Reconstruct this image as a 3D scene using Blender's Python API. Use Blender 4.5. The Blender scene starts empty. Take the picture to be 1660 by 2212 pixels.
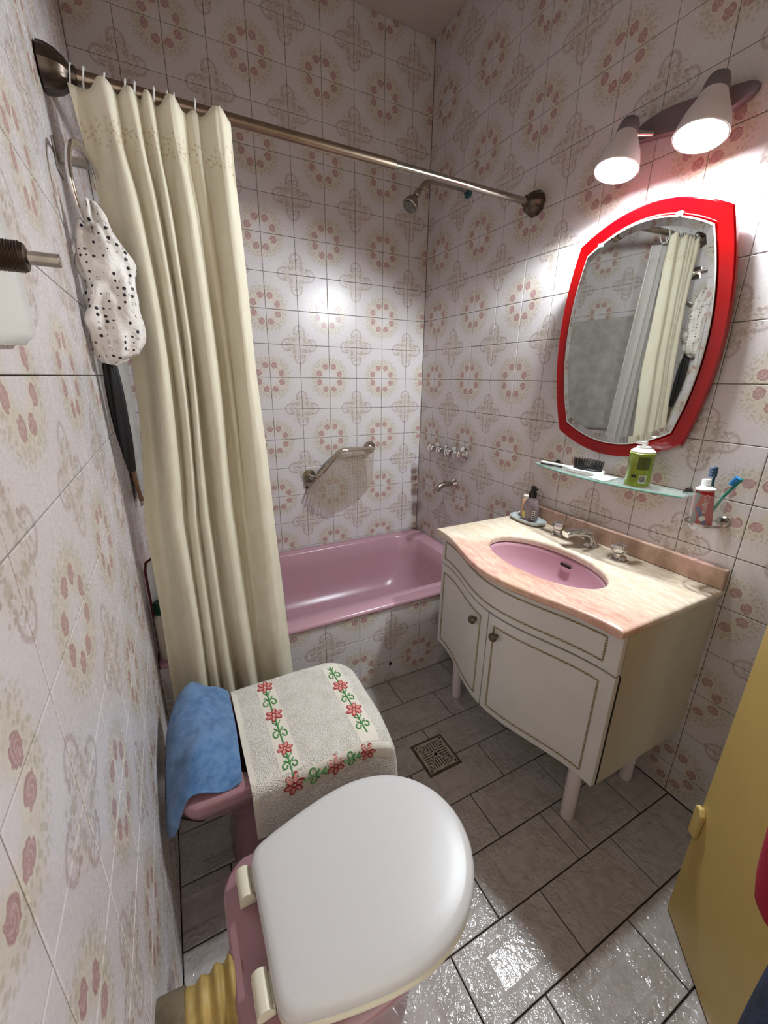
import bpy, bmesh, math, random
from mathutils import Vector, Matrix, noise
random.seed(7)
PI = math.pi
scene = bpy.context.scene
COL = scene.collection

# ---------------------------------------------------------------- camera
cam_d = bpy.data.cameras.new('camera'); cam = bpy.data.objects.new('camera', cam_d); COL.objects.link(cam)
cam_d.sensor_fit = 'HORIZONTAL'; cam_d.sensor_width = 36.0
cam_d.lens = 876.74 * 36.0 / 1660.0; cam_d.clip_start = 0.02
_r = Vector((0.88823862, -0.45920401, 0.01279965)); _f = Vector((0.43979858, 0.84199363, -0.31244829))
_u = -Vector((-0.13270029, -0.2831579, -0.94984853))
cam.matrix_world = Matrix(((_r.x, _u.x, -_f.x, 0.1411), (_r.y, _u.y, -_f.y, -2.0749), (_r.z, _u.z, -_f.z, 1.3053), (0, 0, 0, 1)))
scene.camera = cam
# ---------------------------------------------------------------- world (dim hall light through the open doorway), exposure
world = bpy.data.worlds.new('hall'); scene.world = world; world.use_nodes = True
world.node_tree.nodes['Background'].inputs[0].default_value = (1.0, 0.93, 0.85, 1)
world.node_tree.nodes['Background'].inputs[1].default_value = 0.3
vs = scene.view_settings
vs.view_transform = 'Standard'; vs.look = 'None'; vs.gamma = 1.0; vs.use_curve_mapping = False
vs.exposure = 2.55
cy = scene.cycles
cy.max_bounces = 7; cy.diffuse_bounces = 3; cy.glossy_bounces = 3; cy.transmission_bounces = 4; cy.transparent_max_bounces = 8
cy.caustics_reflective = False; cy.caustics_refractive = False; cy.adaptive_threshold = 0.16
LAMP_POWER = 7.8       # watts of each lamp head above the mirror
LENS_GLOW = 9.0        # glow of the lamp lenses themselves

# room size: x 0..RX (left wall 0), y 0 (back wall) .. RY, z 0..RZ
RX, RY, RZ, T = 1.46, -2.50, 2.79, 0.15

# ---------------------------------------------------------------- helpers
def lin(c):
    def f(v):
        v /= 255.0
        return v / 12.92 if v <= 0.04045 else ((v + 0.055) / 1.055) ** 2.4
    return (f(c[0]), f(c[1]), f(c[2]), 1.0)

class MB:
    """collects vertices and faces and links them as ONE mesh object"""
    def __init__(s): s.v = []; s.f = []; s.m = []
    def add(s, vs_, fs, mi=0):
        o = len(s.v); s.v += [tuple(p) for p in vs_]; s.f += [tuple(i + o for i in f) for f in fs]; s.m += [mi] * len(fs)
        return s
    def box(s, a, b, mi=0, mat=None):
        x0, y0, z0 = a; x1, y1, z1 = b
        p = [Vector(q) for q in ((x0,y0,z0),(x1,y0,z0),(x1,y1,z0),(x0,y1,z0),(x0,y0,z1),(x1,y0,z1),(x1,y1,z1),(x0,y1,z1))]
        if mat: p = [mat @ q for q in p]
        return s.add(p, ((3,2,1,0),(4,5,6,7),(0,1,5,4),(1,2,6,5),(2,3,7,6),(3,0,4,7)), mi)
    def loft(s, loops, cap0=True, cap1=True, mi=0, closed=True):
        n = len(loops[0]); vs_ = [p for l in loops for p in l]; fs = []
        for k in range(len(loops) - 1):
            for i in range(n if closed else n - 1):
                j = (i + 1) % n
                fs.append((k*n+i, k*n+j, (k+1)*n+j, (k+1)*n+i))
        if cap0: fs.append(tuple(range(n - 1, -1, -1)))
        if cap1: fs.append(tuple(range((len(loops)-1)*n, len(loops)*n)))
        return s.add(vs_, fs, mi)
    def lathe(s, prof, base=(0,0,0), axis=(0,0,1), n=24, mi=0, cap0=True, cap1=True):
        b = Vector(base); a = Vector(axis).normalized(); u, w = frame(a); loops = []
        for r, h in prof:
            loops.append([b + a*h + (u*math.cos(2*PI*i/n) + w*math.sin(2*PI*i/n))*max(r, 1e-5) for i in range(n)])
        return s.loft(loops, cap0, cap1, mi)
    def tube(s, pts, r, n=10, mi=0, closed=False, caps=True):
        pts = [Vector(p) for p in pts]; m = len(pts); loops = []; u = None
        for k in range(m):
            if closed: d = pts[(k+1) % m] - pts[k-1]
            else: d = pts[min(k+1, m-1)] - pts[max(k-1, 0)]
            d.normalize()
            if u is None: u, w = frame(d)
            else:
                u = u - d*u.dot(d)
                u.normalize(); w = d.cross(u)
            rr = r[k] if isinstance(r, (list, tuple)) else r
            loops.append([pts[k] + (u*math.cos(2*PI*i/n) + w*math.sin(2*PI*i/n))*rr for i in range(n)])
        if closed:
            loops.append(loops[0]); return s.loft(loops, False, False, mi)
        return s.loft(loops, caps, caps, mi)
    def cyl(s, a, b, r, n=20, mi=0):
        return s.tube([a, b], r, n, mi)
    def grid(s, nu, nv, fn, mi=0, closed_u=False):
        vs_ = [fn(i / (nu - 1) if not closed_u else i / nu, j / (nv - 1)) for j in range(nv) for i in range(nu)]
        fs = []
        for j in range(nv - 1):
            for i in range(nu if closed_u else nu - 1):
                k = (i + 1) % nu
                fs.append((j*nu+i, j*nu+k, (j+1)*nu+k, (j+1)*nu+i))
        return s.add(vs_, fs, mi)
    def sphere(s, c, r, nu=14, nv=9, mi=0, sc=(1,1,1)):
        c = Vector(c)
        prof = []
        loops = []
        for j in range(nv):
            a = PI * (j + 0.0) / (nv - 1)
            rr = max(math.sin(a), 1e-3)
            loops.append([c + Vector((math.cos(2*PI*i/nu)*rr*r*sc[0], math.sin(2*PI*i/nu)*rr*r*sc[1], -math.cos(a)*r*sc[2])) for i in range(nu)])
        return s.loft(loops, True, True, mi)
    def mesh(s, name, smooth=True, angle=40):
        me = bpy.data.meshes.new(name); me.from_pydata(s.v, [], s.f)
        bm = bmesh.new(); bm.from_mesh(me)
        bmesh.ops.recalc_face_normals(bm, faces=bm.faces)
        bm.to_mesh(me); bm.free()
        me.polygons.foreach_set('material_index', s.m)
        if smooth:
            me.polygons.foreach_set('use_smooth', [True] * len(me.polygons))
            try: me.set_sharp_from_angle(angle=math.radians(angle))
            except Exception: pass
        me.update(); return me
    def obj(s, name, mats, parent=None, smooth=True, angle=40):
        me = s.mesh(name, smooth, angle)
        for m in (mats if isinstance(mats, (list, tuple)) else [mats]): me.materials.append(m)
        o = bpy.data.objects.new(name, me); COL.objects.link(o)
        if parent is not None: put(o, parent)
        return o

def put(o, parent):
    """parent, keeping world-space vertices: parents are never scaled or rotated after parts are attached"""
    o.parent = parent
    o.matrix_parent_inverse = parent.matrix_world.inverted() if parent.type == 'EMPTY' else Matrix.Identity(4)
def frame(d):
    d = Vector(d).normalized()
    h = Vector((0,0,1)) if abs(d.z) < 0.9 else Vector((1,0,0))
    u = h.cross(d).normalized(); return u, d.cross(u)
def tag(o, label, cat, group=None):
    o['label'] = label; o['category'] = cat
    if group: o['group'] = group
    return o
def thing(name, label, cat, loc=(0,0,0), group=None):
    o = bpy.data.objects.new(name, None); COL.objects.link(o); o.location = loc; o.empty_display_size = 0.05
    o.matrix_world = Matrix.Translation(Vector(loc))
    return tag(o, label, cat, group)
def struct(o): o['kind'] = 'structure'; return o
def catmull(P, n, closed=False):
    P = [Vector(p) for p in P]; out = []; m = len(P)
    segs = m if closed else m - 1
    for k in range(segs):
        if closed: a, b, c, d = P[k-1], P[k], P[(k+1) % m], P[(k+2) % m]
        else: a, b, c, d = P[max(k-1,0)], P[k], P[k+1], P[min(k+2,m-1)]
        for i in range(n):
            t = i / n
            out.append(0.5*((2*b) + (c-a)*t + (2*a-5*b+4*c-d)*t*t + (3*b-a-3*c+d)*t**3))
    if not closed: out.append(P[-1])
    return out
def rrect(x0, x1, y0, y1, r, z, n=8):
    pts = []
    for cx, cy, a0 in ((x1-r,y1-r,0),(x0+r,y1-r,90),(x0+r,y0+r,180),(x1-r,y0+r,270)):
        for i in range(n):
            a = math.radians(a0 + 90*i/(n-1)); pts.append(Vector((cx + r*math.cos(a), cy + r*math.sin(a), z)))
    return pts
def solid(o, t, offset=-1):
    m = o.modifiers.new('solid', 'SOLIDIFY'); m.thickness = t; m.offset = offset; return o
def bevel(o, w, seg=2, ang=35):
    m = o.modifiers.new('bevel', 'BEVEL'); m.width = w; m.segments = seg; m.limit_method = 'ANGLE'; m.angle_limit = math.radians(ang); return o
def subsurf(o, l=1):
    m = o.modifiers.new('sub', 'SUBSURF'); m.levels = l; m.render_levels = l; return o

# ---------------------------------------------------------------- node helpers (expressions -> math nodes)
NT = [None]
class X:
    def __init__(s, k): s.k = k
    def __add__(a, b): return mn('ADD', a, b)
    def __radd__(a, b): return mn('ADD', b, a)
    def __sub__(a, b): return mn('SUBTRACT', a, b)
    def __rsub__(a, b): return mn('SUBTRACT', b, a)
    def __mul__(a, b): return mn('MULTIPLY', a, b)
    def __rmul__(a, b): return mn('MULTIPLY', b, a)
    def __truediv__(a, b): return mn('DIVIDE', a, b)
def nn(t): return NT[0].nodes.new(t)
def lk(a, b): NT[0].links.new(a, b)
def setin(sock, v):
    if isinstance(v, X): lk(v.k, sock)
    elif hasattr(v, 'is_output'): lk(v, sock)
    else: sock.default_value = v
def mn(op, *a):
    n = nn('ShaderNodeMath'); n.operation = op
    for i, v in enumerate(a): setin(n.inputs[i], v)
    return X(n.outputs[0])
def xmin(a, b): return mn('MINIMUM', a, b)
def xmax(a, b): return mn('MAXIMUM', a, b)
def length(x, y): return mn('SQRT', x*x + y*y)
def sstep(a, b, x):
    n = nn('ShaderNodeMapRange'); n.interpolation_type = 'SMOOTHSTEP'
    setin(n.inputs[0], x); lo, hi, o0, o1 = (a, b, 0.0, 1.0) if a < b else (b, a, 1.0, 0.0)
    n.inputs[1].default_value = lo; n.inputs[2].default_value = hi; n.inputs[3].default_value = o0; n.inputs[4].default_value = o1
    return X(n.outputs[0])
def mixc(f, a, b):
    n = nn('ShaderNodeMix'); n.data_type = 'RGBA'
    setin(n.inputs[0], f); setin(n.inputs[6], a); setin(n.inputs[7], b)
    return n.outputs[2]
def coords(kind='Object'):
    n = nn('ShaderNodeTexCoord'); return n.outputs[kind]
def sep(v):
    n = nn('ShaderNodeSeparateXYZ'); lk(v, n.inputs[0]); return [X(n.outputs[i]) for i in range(3)]
def mapping(v, scale=(1,1,1), loc=(0,0,0)):
    n = nn('ShaderNodeMapping'); lk(v, n.inputs[0]); n.inputs['Scale'].default_value = scale; n.inputs['Location'].default_value = loc
    return n.outputs[0]
def tnoise(v, scale, detail=2.0, rough=0.5, dist=0.0):
    n = nn('ShaderNodeTexNoise'); lk(v, n.inputs['Vector']); n.inputs['Scale'].default_value = scale
    n.inputs['Detail'].default_value = detail; n.inputs['Roughness'].default_value = rough; n.inputs['Distortion'].default_value = dist
    return X(n.outputs[0])
def tvor(v, scale, feat='F1', out='Distance', rand=1.0):
    n = nn('ShaderNodeTexVoronoi'); n.feature = feat; lk(v, n.inputs['Vector']); n.inputs['Scale'].default_value = scale
    n.inputs['Randomness'].default_value = rand
    return X(n.outputs[out])
def bump(h, strength=0.3, dist=0.01):
    n = nn('ShaderNodeBump'); n.inputs['Strength'].default_value = strength; n.inputs['Distance'].default_value = dist
    setin(n.inputs['Height'], h); return n.outputs[0]
def newmat(name):
    m = bpy.data.materials.new(name); m.use_nodes = True; NT[0] = m.node_tree
    return m, m.node_tree.nodes['Principled BSDF']
def plain(name, rgb, rough=0.5, metal=0.0, var=0.0, vscale=8.0, bmp=0.0, bscale=60.0, coat=0.0, spec=0.5, sss=0.0, alpha=1.0, trans=0.0, ior=1.45):
    m, b = newmat(name); c = lin(rgb)
    if var > 0:
        v = coords(); f = tnoise(v, vscale, 4.0, 0.6)
        d = (c[0]*(1-var), c[1]*(1-var), c[2]*(1-var*1.1), 1)
        lk(mixc(sstep(0.35, 0.65, f), d, c), b.inputs['Base Color'])
    else: b.inputs['Base Color'].default_value = c
    if bmp > 0:
        v = coords(); lk(bump(tnoise(v, bscale, 3.0, 0.6), bmp, 0.004), b.inputs['Normal'])
    b.inputs['Roughness'].default_value = rough; b.inputs['Metallic'].default_value = metal
    b.inputs['Coat Weight'].default_value = coat; b.inputs['Coat Roughness'].default_value = 0.08
    b.inputs['Specular IOR Level'].default_value = spec
    b.inputs['Alpha'].default_value = alpha; b.inputs['Transmission Weight'].default_value = trans; b.inputs['IOR'].default_value = ior
    return m
# ---------------------------------------------------------------- materials
MT = {}
def make_tile_material():
    m, b = newmat('wall_tile_print')
    oc = coords('Object'); x, y, z = sep(oc)
    info = nn('ShaderNodeObjectInfo')
    wob = tnoise(oc, 110.0, 1.0, 0.6)
    u = x*(1/T) + 0.5 + (wob - 0.5)*0.08; v = y*(1/T) + 0.5 + (0.5 - wob)*0.08
    col = lin((212, 205, 206))
    # wreath around the corner (0,0)
    r = length(u, v)
    ringw = sstep(0.16, 0.34, r) * sstep(0.72, 0.50, r)
    col = mixc(ringw*0.75, col, lin((206, 196, 179)))
    vo = tvor(mapping(oc, (1.0, 1.35, 1.0)), 96.0)
    leaf = sstep(0.50, 0.36, vo) * sstep(0.30, 0.42, r) * sstep(0.80, 0.62, r)
    col = mixc(leaf*0.58, col, lin((172, 164, 142)))
    def rose(cx, cy, rad, col):
        dx = u - cx; dy = v - cy
        d = length(dx, dy*0.9)
        col = mixc(sstep(rad + 0.042, rad + 0.012, d)*0.75, col, lin((214, 204, 188)))
        ang = mn('ARCTAN2', dy, dx)
        sw = mn('SINE', d*150.0 + ang*2.0 + (wob - 0.5)*14.0)
        petal = mixc(sstep(-0.1, 0.7, sw), lin((174, 138, 137)), lin((192, 164, 161)))
        petal = mixc(sstep(rad - 0.026, rad - 0.004, d)*0.7, petal, lin((158, 120, 119)))
        return mixc(sstep(rad + 0.007, rad - 0.007, d), col, petal)
    col = rose(0.150, 0.365, 0.093, col); col = rose(0.362, 0.142, 0.090, col)
    # scroll motif around the corner (1,1)
    p = 1.0 - u; q = 1.0 - v
    rs = length(p, q)
    col = mixc(sstep(0.52, 0.25, rs)*0.50, col, lin((198, 186, 174)))
    def arc(a, bb, col):
        d = length(a, bb - 0.40)
        ln = sstep(0.036, 0.014, mn('ABSOLUTE', d - 0.165)) * sstep(0.31, 0.38, bb)
        col = mixc(ln*0.52, col, lin((160, 138, 132)))
        return mixc(sstep(0.050, 0.026, length(a - 0.155, bb - 0.335))*0.55, col, lin((160, 136, 130)))
    col = arc(p, q, col); col = arc(q, p, col)
    col = mixc(sstep(0.080, 0.045, length(p - 0.17, q - 0.17))*0.55, col, lin((168, 152, 136)))
    sp = sstep(0.46, 0.30, vo) * sstep(0.54, 0.40, rs)
    col = mixc(sp*0.58, col, lin((158, 144, 126)))
    # slight glaze variation from tile to tile
    col = mixc(X(info.outputs['Random'])*0.10, col, lin((190, 174, 158)))
    lk(col, b.inputs['Base Color'])
    setin(b.inputs['Roughness'], 0.17 + wob*0.20); b.inputs['Specular IOR Level'].default_value = 0.28
    return m
def make_floor_material():
    m, b = newmat('floor_tile_glaze')
    oc = coords('Object'); info = nn('ShaderNodeObjectInfo'); ran = X(info.outputs['Random'])
    x, y, z = sep(oc)
    wp = nn('ShaderNodeVectorMath'); wp.operation = 'ADD'; lk(oc, wp.inputs[0])
    cmb = nn('ShaderNodeCombineXYZ'); setin(cmb.inputs[0], ran*7.0); setin(cmb.inputs[1], ran*3.0); lk(cmb.outputs[0], wp.inputs[1])
    wv = wp.outputs[0]
    n1 = tnoise(wv, 22.0, 3.0, 0.6, 0.6); n2 = tnoise(wv, 140.0, 1.0, 0.5, 0.0)
    col = mixc(sstep(0.35, 0.7, n1), lin((190, 184, 181)), lin((176, 168, 163)))
    vein = sstep(0.04, 0.0, mn('ABSOLUTE', tnoise(wv, 16.0, 4.0, 0.6, 1.2) - 0.5))
    col = mixc(vein*0.14, col, lin((140, 130, 122)))
    spk = sstep(0.16, 0.08, tvor(wv, 34.0)) * sstep(0.52, 0.62, tnoise(wv, 11.0, 2.0))
    col = mixc(spk*0.45, col, lin((112, 98, 88)))
    lk(col, b.inputs['Base Color'])
    b.inputs['Roughness'].default_value = 0.11
    # embossed relief: strong in a border band, weaker in the middle
    bx = mn('ABSOLUTE', x); by = mn('ABSOLUTE', y)
    band = xmax(sstep(0.070, 0.085, bx), sstep(0.030, 0.042, by))
    relief = tnoise(wv, 62.0, 2.0, 0.5, 0.6) * (0.22 + band*0.8) + n2*0.12
    lk(bump(relief, 0.75, 0.007), b.inputs['Normal'])
    return m
def make_marble():
    m, b = newmat('countertop_marble')
    oc = coords('Object'); x, y, z = sep(oc)
    st = mapping(oc, (22.0, 6.0, 10.0))
    n1 = tnoise(st, 3.0, 5.0, 0.65, 0.6); n2 = tnoise(oc, 5.0, 3.0, 0.5, 0.5)
    pink = mixc(sstep(0.35, 0.65, n1), lin((206, 156, 138)), lin((226, 186, 166)))
    cream = mixc(sstep(0.35, 0.7, n1), lin((206, 188, 164)), lin((226, 212, 192)))
    f = sstep(1.17, 1.02, x + (n2 - 0.5)*0.22 + sstep(-1.08, -0.92, y)*0.14)
    col = mixc(f, cream, pink)
    sp = sstep(0.60, 0.72, tnoise(mapping(oc, (120, 70, 80)), 2.2, 3.0, 0.7))
    col = mixc(sp*0.45, col, lin((176, 120, 104)))
    stn = sstep(0.60, 0.75, tnoise(oc, 3.2, 3.0, 0.5))
    col = mixc(stn*0.30, col, lin((196, 172, 122)))
    lk(col, b.inputs['Base Color']); b.inputs['Roughness'].default_value = 0.22
    return m
def make_backsplash():
    m, b = newmat('backsplash_marble')
    oc = coords('Object')
    n1 = tnoise(oc, 14.0, 5.0, 0.65, 0.8)
    col = mixc(sstep(0.3, 0.7, n1), lin((164, 132, 112)), lin((204, 172, 154)))
    blot = sstep(0.5, 0.7, tnoise(oc, 6.0, 3.0, 0.5)); col = mixc(blot*0.6, col, lin((206, 160, 150)))
    lk(col, b.inputs['Base Color']); b.inputs['Roughness'].default_value = 0.25
    return m
def make_curtain():
    m, b = newmat('curtain_cloth')
    oc = coords('Object'); x, y, z = sep(oc)
    n1 = tnoise(mapping(oc, (1, 1, 0.35)), 40.0, 4.0, 0.6)
    col = mixc(sstep(0.3, 0.75, n1), lin((240, 234, 214)), lin((233, 225, 200)))
    lace = sstep(1.775, 1.785, z) * sstep(1.835, 1.825, z) * sstep(0.35, 0.25, tvor(oc, 110.0))
    col = mixc(lace*0.6, col, lin((196, 170, 130)))
    lk(col, b.inputs['Base Color']); b.inputs['Roughness'].default_value = 0.7
    tr = nn('ShaderNodeBsdfTranslucent'); lk(col, tr.inputs[0])
    ms = nn('ShaderNodeMixShader'); ms.inputs[0].default_value = 0.28
    lk(b.outputs[0], ms.inputs[1]); lk(tr.outputs[0], ms.inputs[2])
    out = [n for n in NT[0].nodes if n.type == 'OUTPUT_MATERIAL'][0]; lk(ms.outputs[0], out.inputs[0])
    lk(bump(tnoise(mapping(oc, (1, 1, 0.5)), 45.0, 4.0, 0.6), 0.25, 0.01), b.inputs['Normal'])
    return m
def make_clear(name, rgb, alpha, rough=0.15):
    m, b = newmat(name); b.inputs['Base Color'].default_value = lin(rgb); b.inputs['Roughness'].default_value = rough
    b.inputs['Alpha'].default_value = alpha
    return m
def make_terry(name, rgb, rgb2, scale=180.0, strength=0.9, stripes=False):
    m, b = newmat(name); oc = coords('Object')
    n0 = tnoise(oc, scale*0.06, 4.0, 0.6)
    vo = tvor(oc, scale)
    col = mixc(sstep(0.3, 0.7, n0), lin(rgb2), lin(rgb))
    col = mixc(sstep(0.3, 0.8, vo)*0.25, col, (0.75*lin(rgb2)[0], 0.75*lin(rgb2)[1], 0.72*lin(rgb2)[2], 1))
    lk(col, b.inputs['Base Color']); b.inputs['Roughness'].default_value = 0.95; b.inputs['Specular IOR Level'].default_value = 0.1
    b.inputs['Sheen Weight'].default_value = 0.3
    lk(bump(1.0 - vo, strength, 0.006), b.inputs['Normal'])
    return m
def make_polka():
    m, b = newmat('polka_cloth'); oc = coords('Object')
    sc = mapping(oc, (1.0, 1.0, 1.0))
    d = tvor(sc, 70.0, rand=0.4); 
    n = nn('ShaderNodeTexVoronoi'); lk(sc, n.inputs['Vector']); n.inputs['Scale'].default_value = 70.0; n.inputs['Randomness'].default_value = 0.4
    cr = sep(n.outputs['Color'])[0]
    dot = sstep(0.28, 0.24, d) * sstep(0.30, 0.34, cr)
    ring = sstep(0.05, 0.03, mn('ABSOLUTE', d - 0.24)) * sstep(0.34, 0.30, cr)
    col = mixc(dot, lin((228, 222, 216)), lin((24, 24, 34)))
    col = mixc(ring*0.7, col, lin((110, 104, 104)))
    lk(col, b.inputs['Base Color']); b.inputs['Roughness'].default_value = 0.45
    lk(bump(tnoise(oc, 40.0, 4.0, 0.6, 0.5), 0.5, 0.012), b.inputs['Normal'])
    return m
def make_mould():
    m, b = newmat('rope_moulding'); oc = coords('Object'); x, y, z = sep(oc)
    w = mn('SINE', (x + y + z*1.3)*620.0)
    n0 = tnoise(oc, 10.0, 2.0)
    col = mixc(sstep(-0.2, 0.5, w), lin((124, 106, 72)), lin((182, 170, 142)))
    lk(col, b.inputs['Base Color']); b.inputs['Roughness'].default_value = 0.45
    return m
def make_emit(name, rgb, power):
    m, b = newmat(name); NT[0].nodes.remove(b)
    e = nn('ShaderNodeEmission'); e.inputs[0].default_value = rgb; e.inputs[1].default_value = power
    out = [n for n in NT[0].nodes if n.type == 'OUTPUT_MATERIAL'][0]; lk(e.outputs[0], out.inputs[0]); return m
def make_jeans():
    m, b = newmat('denim'); oc = coords('Object')
    col = mixc(sstep(0.35, 0.65, tnoise(mapping(oc, (1, 1, 0.3)), 60.0, 4.0, 0.7)), lin((16, 24, 46)), lin((34, 48, 80)))
    lk(col, b.inputs['Base Color']); b.inputs['Roughness'].default_value = 0.85
    lk(bump(tnoise(oc, 400.0, 2.0), 0.3, 0.002), b.inputs['Normal']); return m
MT['tile'] = make_tile_material(); MT['floor'] = make_floor_material()
MT['marble'] = make_marble(); MT['bsplash'] = make_backsplash(); MT['curtain'] = make_curtain()
MT['liner'] = make_clear('liner_plastic', (226, 222, 216), 0.42, 0.35)
MT['bubble'] = make_clear('bubble_vinyl', (196, 178, 156), 0.30, 0.08)
MT['glass'] = make_clear('clear_glass', (228, 240, 236), 0.10, 0.03)
MT['shelfglass'] = make_clear('shelf_glass', (190, 214, 206), 0.20, 0.03)
MT['glassedge'] = plain('glass_edge', (96, 140, 124), 0.08)
MT['grout'] = plain('grout', (150, 130, 114), 0.9, var=0.25, vscale=6)
MT['floorgrout'] = plain('floor_grout', (74, 62, 52), 0.9, var=0.35, vscale=9)
MT['plaster'] = plain('ceiling_plaster', (196, 182, 176), 0.9, var=0.06, vscale=4)
MT['wallpaint'] = plain('wall_paint', (214, 204, 190), 0.8, var=0.06)
MT['pink'] = plain('pink_porcelain', (186, 144, 156), 0.26)
MT['pinkdark'] = plain('rose_porcelain', (166, 124, 132), 0.15, coat=0.3)
MT['white'] = plain('white_plastic', (222, 220, 216), 0.25, coat=0.2)
MT['ivory'] = plain('ivory_plastic', (224, 218, 196), 0.25, coat=0.2)
MT['lid'] = plain('lid_plastic', (208, 206, 205), 0.30, bmp=0.07, bscale=900)
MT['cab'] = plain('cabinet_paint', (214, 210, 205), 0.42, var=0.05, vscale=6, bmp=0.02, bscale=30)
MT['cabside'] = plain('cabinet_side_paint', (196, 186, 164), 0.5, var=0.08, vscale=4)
MT['dark'] = plain('dark_gap', (34, 28, 24), 0.8)
MT['mould'] = make_mould()
MT['chrome'] = plain('chrome', (216, 214, 212), 0.08, 1.0)
MT['steel'] = plain('brushed_steel', (176, 168, 158), 0.22, 1.0, var=0.2, vscale=40)
MT['rod'] = plain('rod_metal', (150, 132, 116), 0.32, 1.0, var=0.2, vscale=20)
MT['bronze'] = plain('bronze_metal', (92, 82, 74), 0.35, 1.0)
MT['pewter'] = plain('pewter_knob', (120, 108, 92), 0.35, 1.0)
MT['black'] = plain('black_plastic', (20, 19, 20), 0.35)
MT['blackcloth'] = plain('black_nylon', (12, 11, 13), 0.55, bmp=0.2, bscale=50)
MT['brown'] = plain('brown_wood', (92, 62, 38), 0.5)
MT['red'] = plain('red_acrylic', (150, 0, 3), 0.14, coat=0.3)
MT['mirror'] = plain('mirror_silver', (214, 216, 212), 0.02, 1.0)
MT['mirroredge'] = plain('mirror_edge', (206, 210, 204), 0.3)
MT['lampplate'] = plain('lamp_base_grey', (112, 102, 106), 0.4)
MT['lampshade'] = plain('lamp_shade_white', (226, 214, 214), 0.35)
MT['lens'] = make_emit('lamp_lens_light', (0.92, 0.955, 1.0, 1), LENS_GLOW)
MT['green'] = plain('can_green', (132, 152, 24), 0.3, var=0.25, vscale=30, coat=0.3)
MT['candark'] = plain('can_print', (70, 84, 20), 0.4)
MT['label'] = plain('label_white', (216, 214, 206), 0.5)
MT['barcode'] = plain('print_black', (30, 28, 28), 0.5)
MT['soap'] = plain('soap_liquid_bottle', (140, 124, 130), 0.18, alpha=0.88)
MT['amber'] = plain('amber_bottle', (196, 156, 118), 0.3)
MT['yellowlabel'] = plain('yellow_label', (206, 190, 90), 0.5)
MT['dish'] = plain('soap_dish_grey', (176, 182, 180), 0.15)
MT['tubered'] = plain('tube_red', (176, 20, 30), 0.3)
MT['tubegrey'] = plain('tube_silver_green', (120, 134, 124), 0.35)
MT['tubeblue'] = plain('tube_blue', (52, 62, 130), 0.35)
MT['teal'] = plain('teal_plastic', (12, 122, 104), 0.3)
MT['tealdark'] = plain('dark_teal_plastic', (16, 70, 78), 0.3)
MT['blue'] = plain('bristle_blue', (60, 150, 214), 0.5)
MT['bluegrey'] = plain('bristle_slate', (96, 122, 160), 0.5)
MT['doorpaint'] = plain('yellow_door_paint', (206, 178, 108), 0.34, var=0.05, vscale=5, bmp=0.03, bscale=14)
MT['pipe'] = plain('yellow_rubber', (186, 158, 92), 0.5, var=0.25, vscale=25)
MT['sleeve'] = plain('stained_cement', (120, 108, 88), 0.85, var=0.45, vscale=26)
MT['hose'] = plain('dark_hose', (44, 36, 32), 0.4)
MT['greencap'] = plain('green_cap', (10, 62, 44), 0.4)
MT['cream'] = plain('cream_bottle', (206, 196, 180), 0.35)
MT['maroon'] = plain('maroon_plastic', (86, 34, 34), 0.4)
MT['mat'] = make_terry('mat_terry', (240, 234, 224), (226, 218, 206), 330.0, 0.7)
MT['hem'] = plain('mat_hem_cloth', (224, 216, 202), 0.9, bmp=0.3, bscale=300)
MT['bluetowel'] = make_terry('blue_terry', (112, 150, 194), (82, 120, 168), 700.0, 0.4)
MT['greytowel'] = make_terry('grey_terry', (196, 192, 184), (172, 168, 160), 300.0, 0.5)
MT['embred'] = plain('thread_red', (168, 62, 62), 0.7)
MT['embpink'] = plain('thread_pink', (214, 146, 136), 0.7)
MT['embgreen'] = plain('thread_green', (78, 142, 76), 0.7)
MT['polka'] = make_polka()
MT['skin'] = plain('skin', (200, 152, 128), 0.5)
MT['redtop'] = plain('red_knit', (150, 10, 44), 0.85, bmp=0.3, bscale=200)
MT['jeans'] = make_jeans()
MT['hair'] = plain('dark_hair', (44, 32, 26), 0.6)
MT['shoe'] = plain('shoe_grey', (70, 68, 68), 0.7)
MT['grate'] = plain('grate_metal', (196, 188, 176), 0.45, 0.0, var=0.3, vscale=40)
MT['rust'] = plain('grimy_frame', (96, 82, 64), 0.7, var=0.4, vscale=40)
MT['card'] = plain('pale_card', (220, 232, 228), 0.4)
# ---------------------------------------------------------------- room shell
G = 0.0009           # half a joint
TD = 0.007           # tile thickness in front of the slab
_tm = {}
def tile_mesh(u0, u1, v0, v1, bv, thick, key, mat):
    k = (round(u0,4), round(u1,4), round(v0,4), round(v1,4), key)
    if k in _tm: return _tm[k]
    mb = MB()
    o = [(u0,v0),(u1,v0),(u1,v1),(u0,v1)]; i = [(u0+bv,v0+bv),(u1-bv,v0+bv),(u1-bv,v1-bv),(u0+bv,v1-bv)]
    mb.add([(a,b,-thick) for a,b in o] + [(a,b,-bv*0.5) for a,b in o] + [(a,b,0) for a,b in i],
           [(0,1,5,4),(1,2,6,5),(2,3,7,6),(3,0,4,7),(4,5,9,8),(5,6,10,9),(6,7,11,10),(7,4,8,11),(8,9,10,11)])
    me = mb.mesh('tile', smooth=False); me.materials.append(mat); _tm[k] = me; return me
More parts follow.
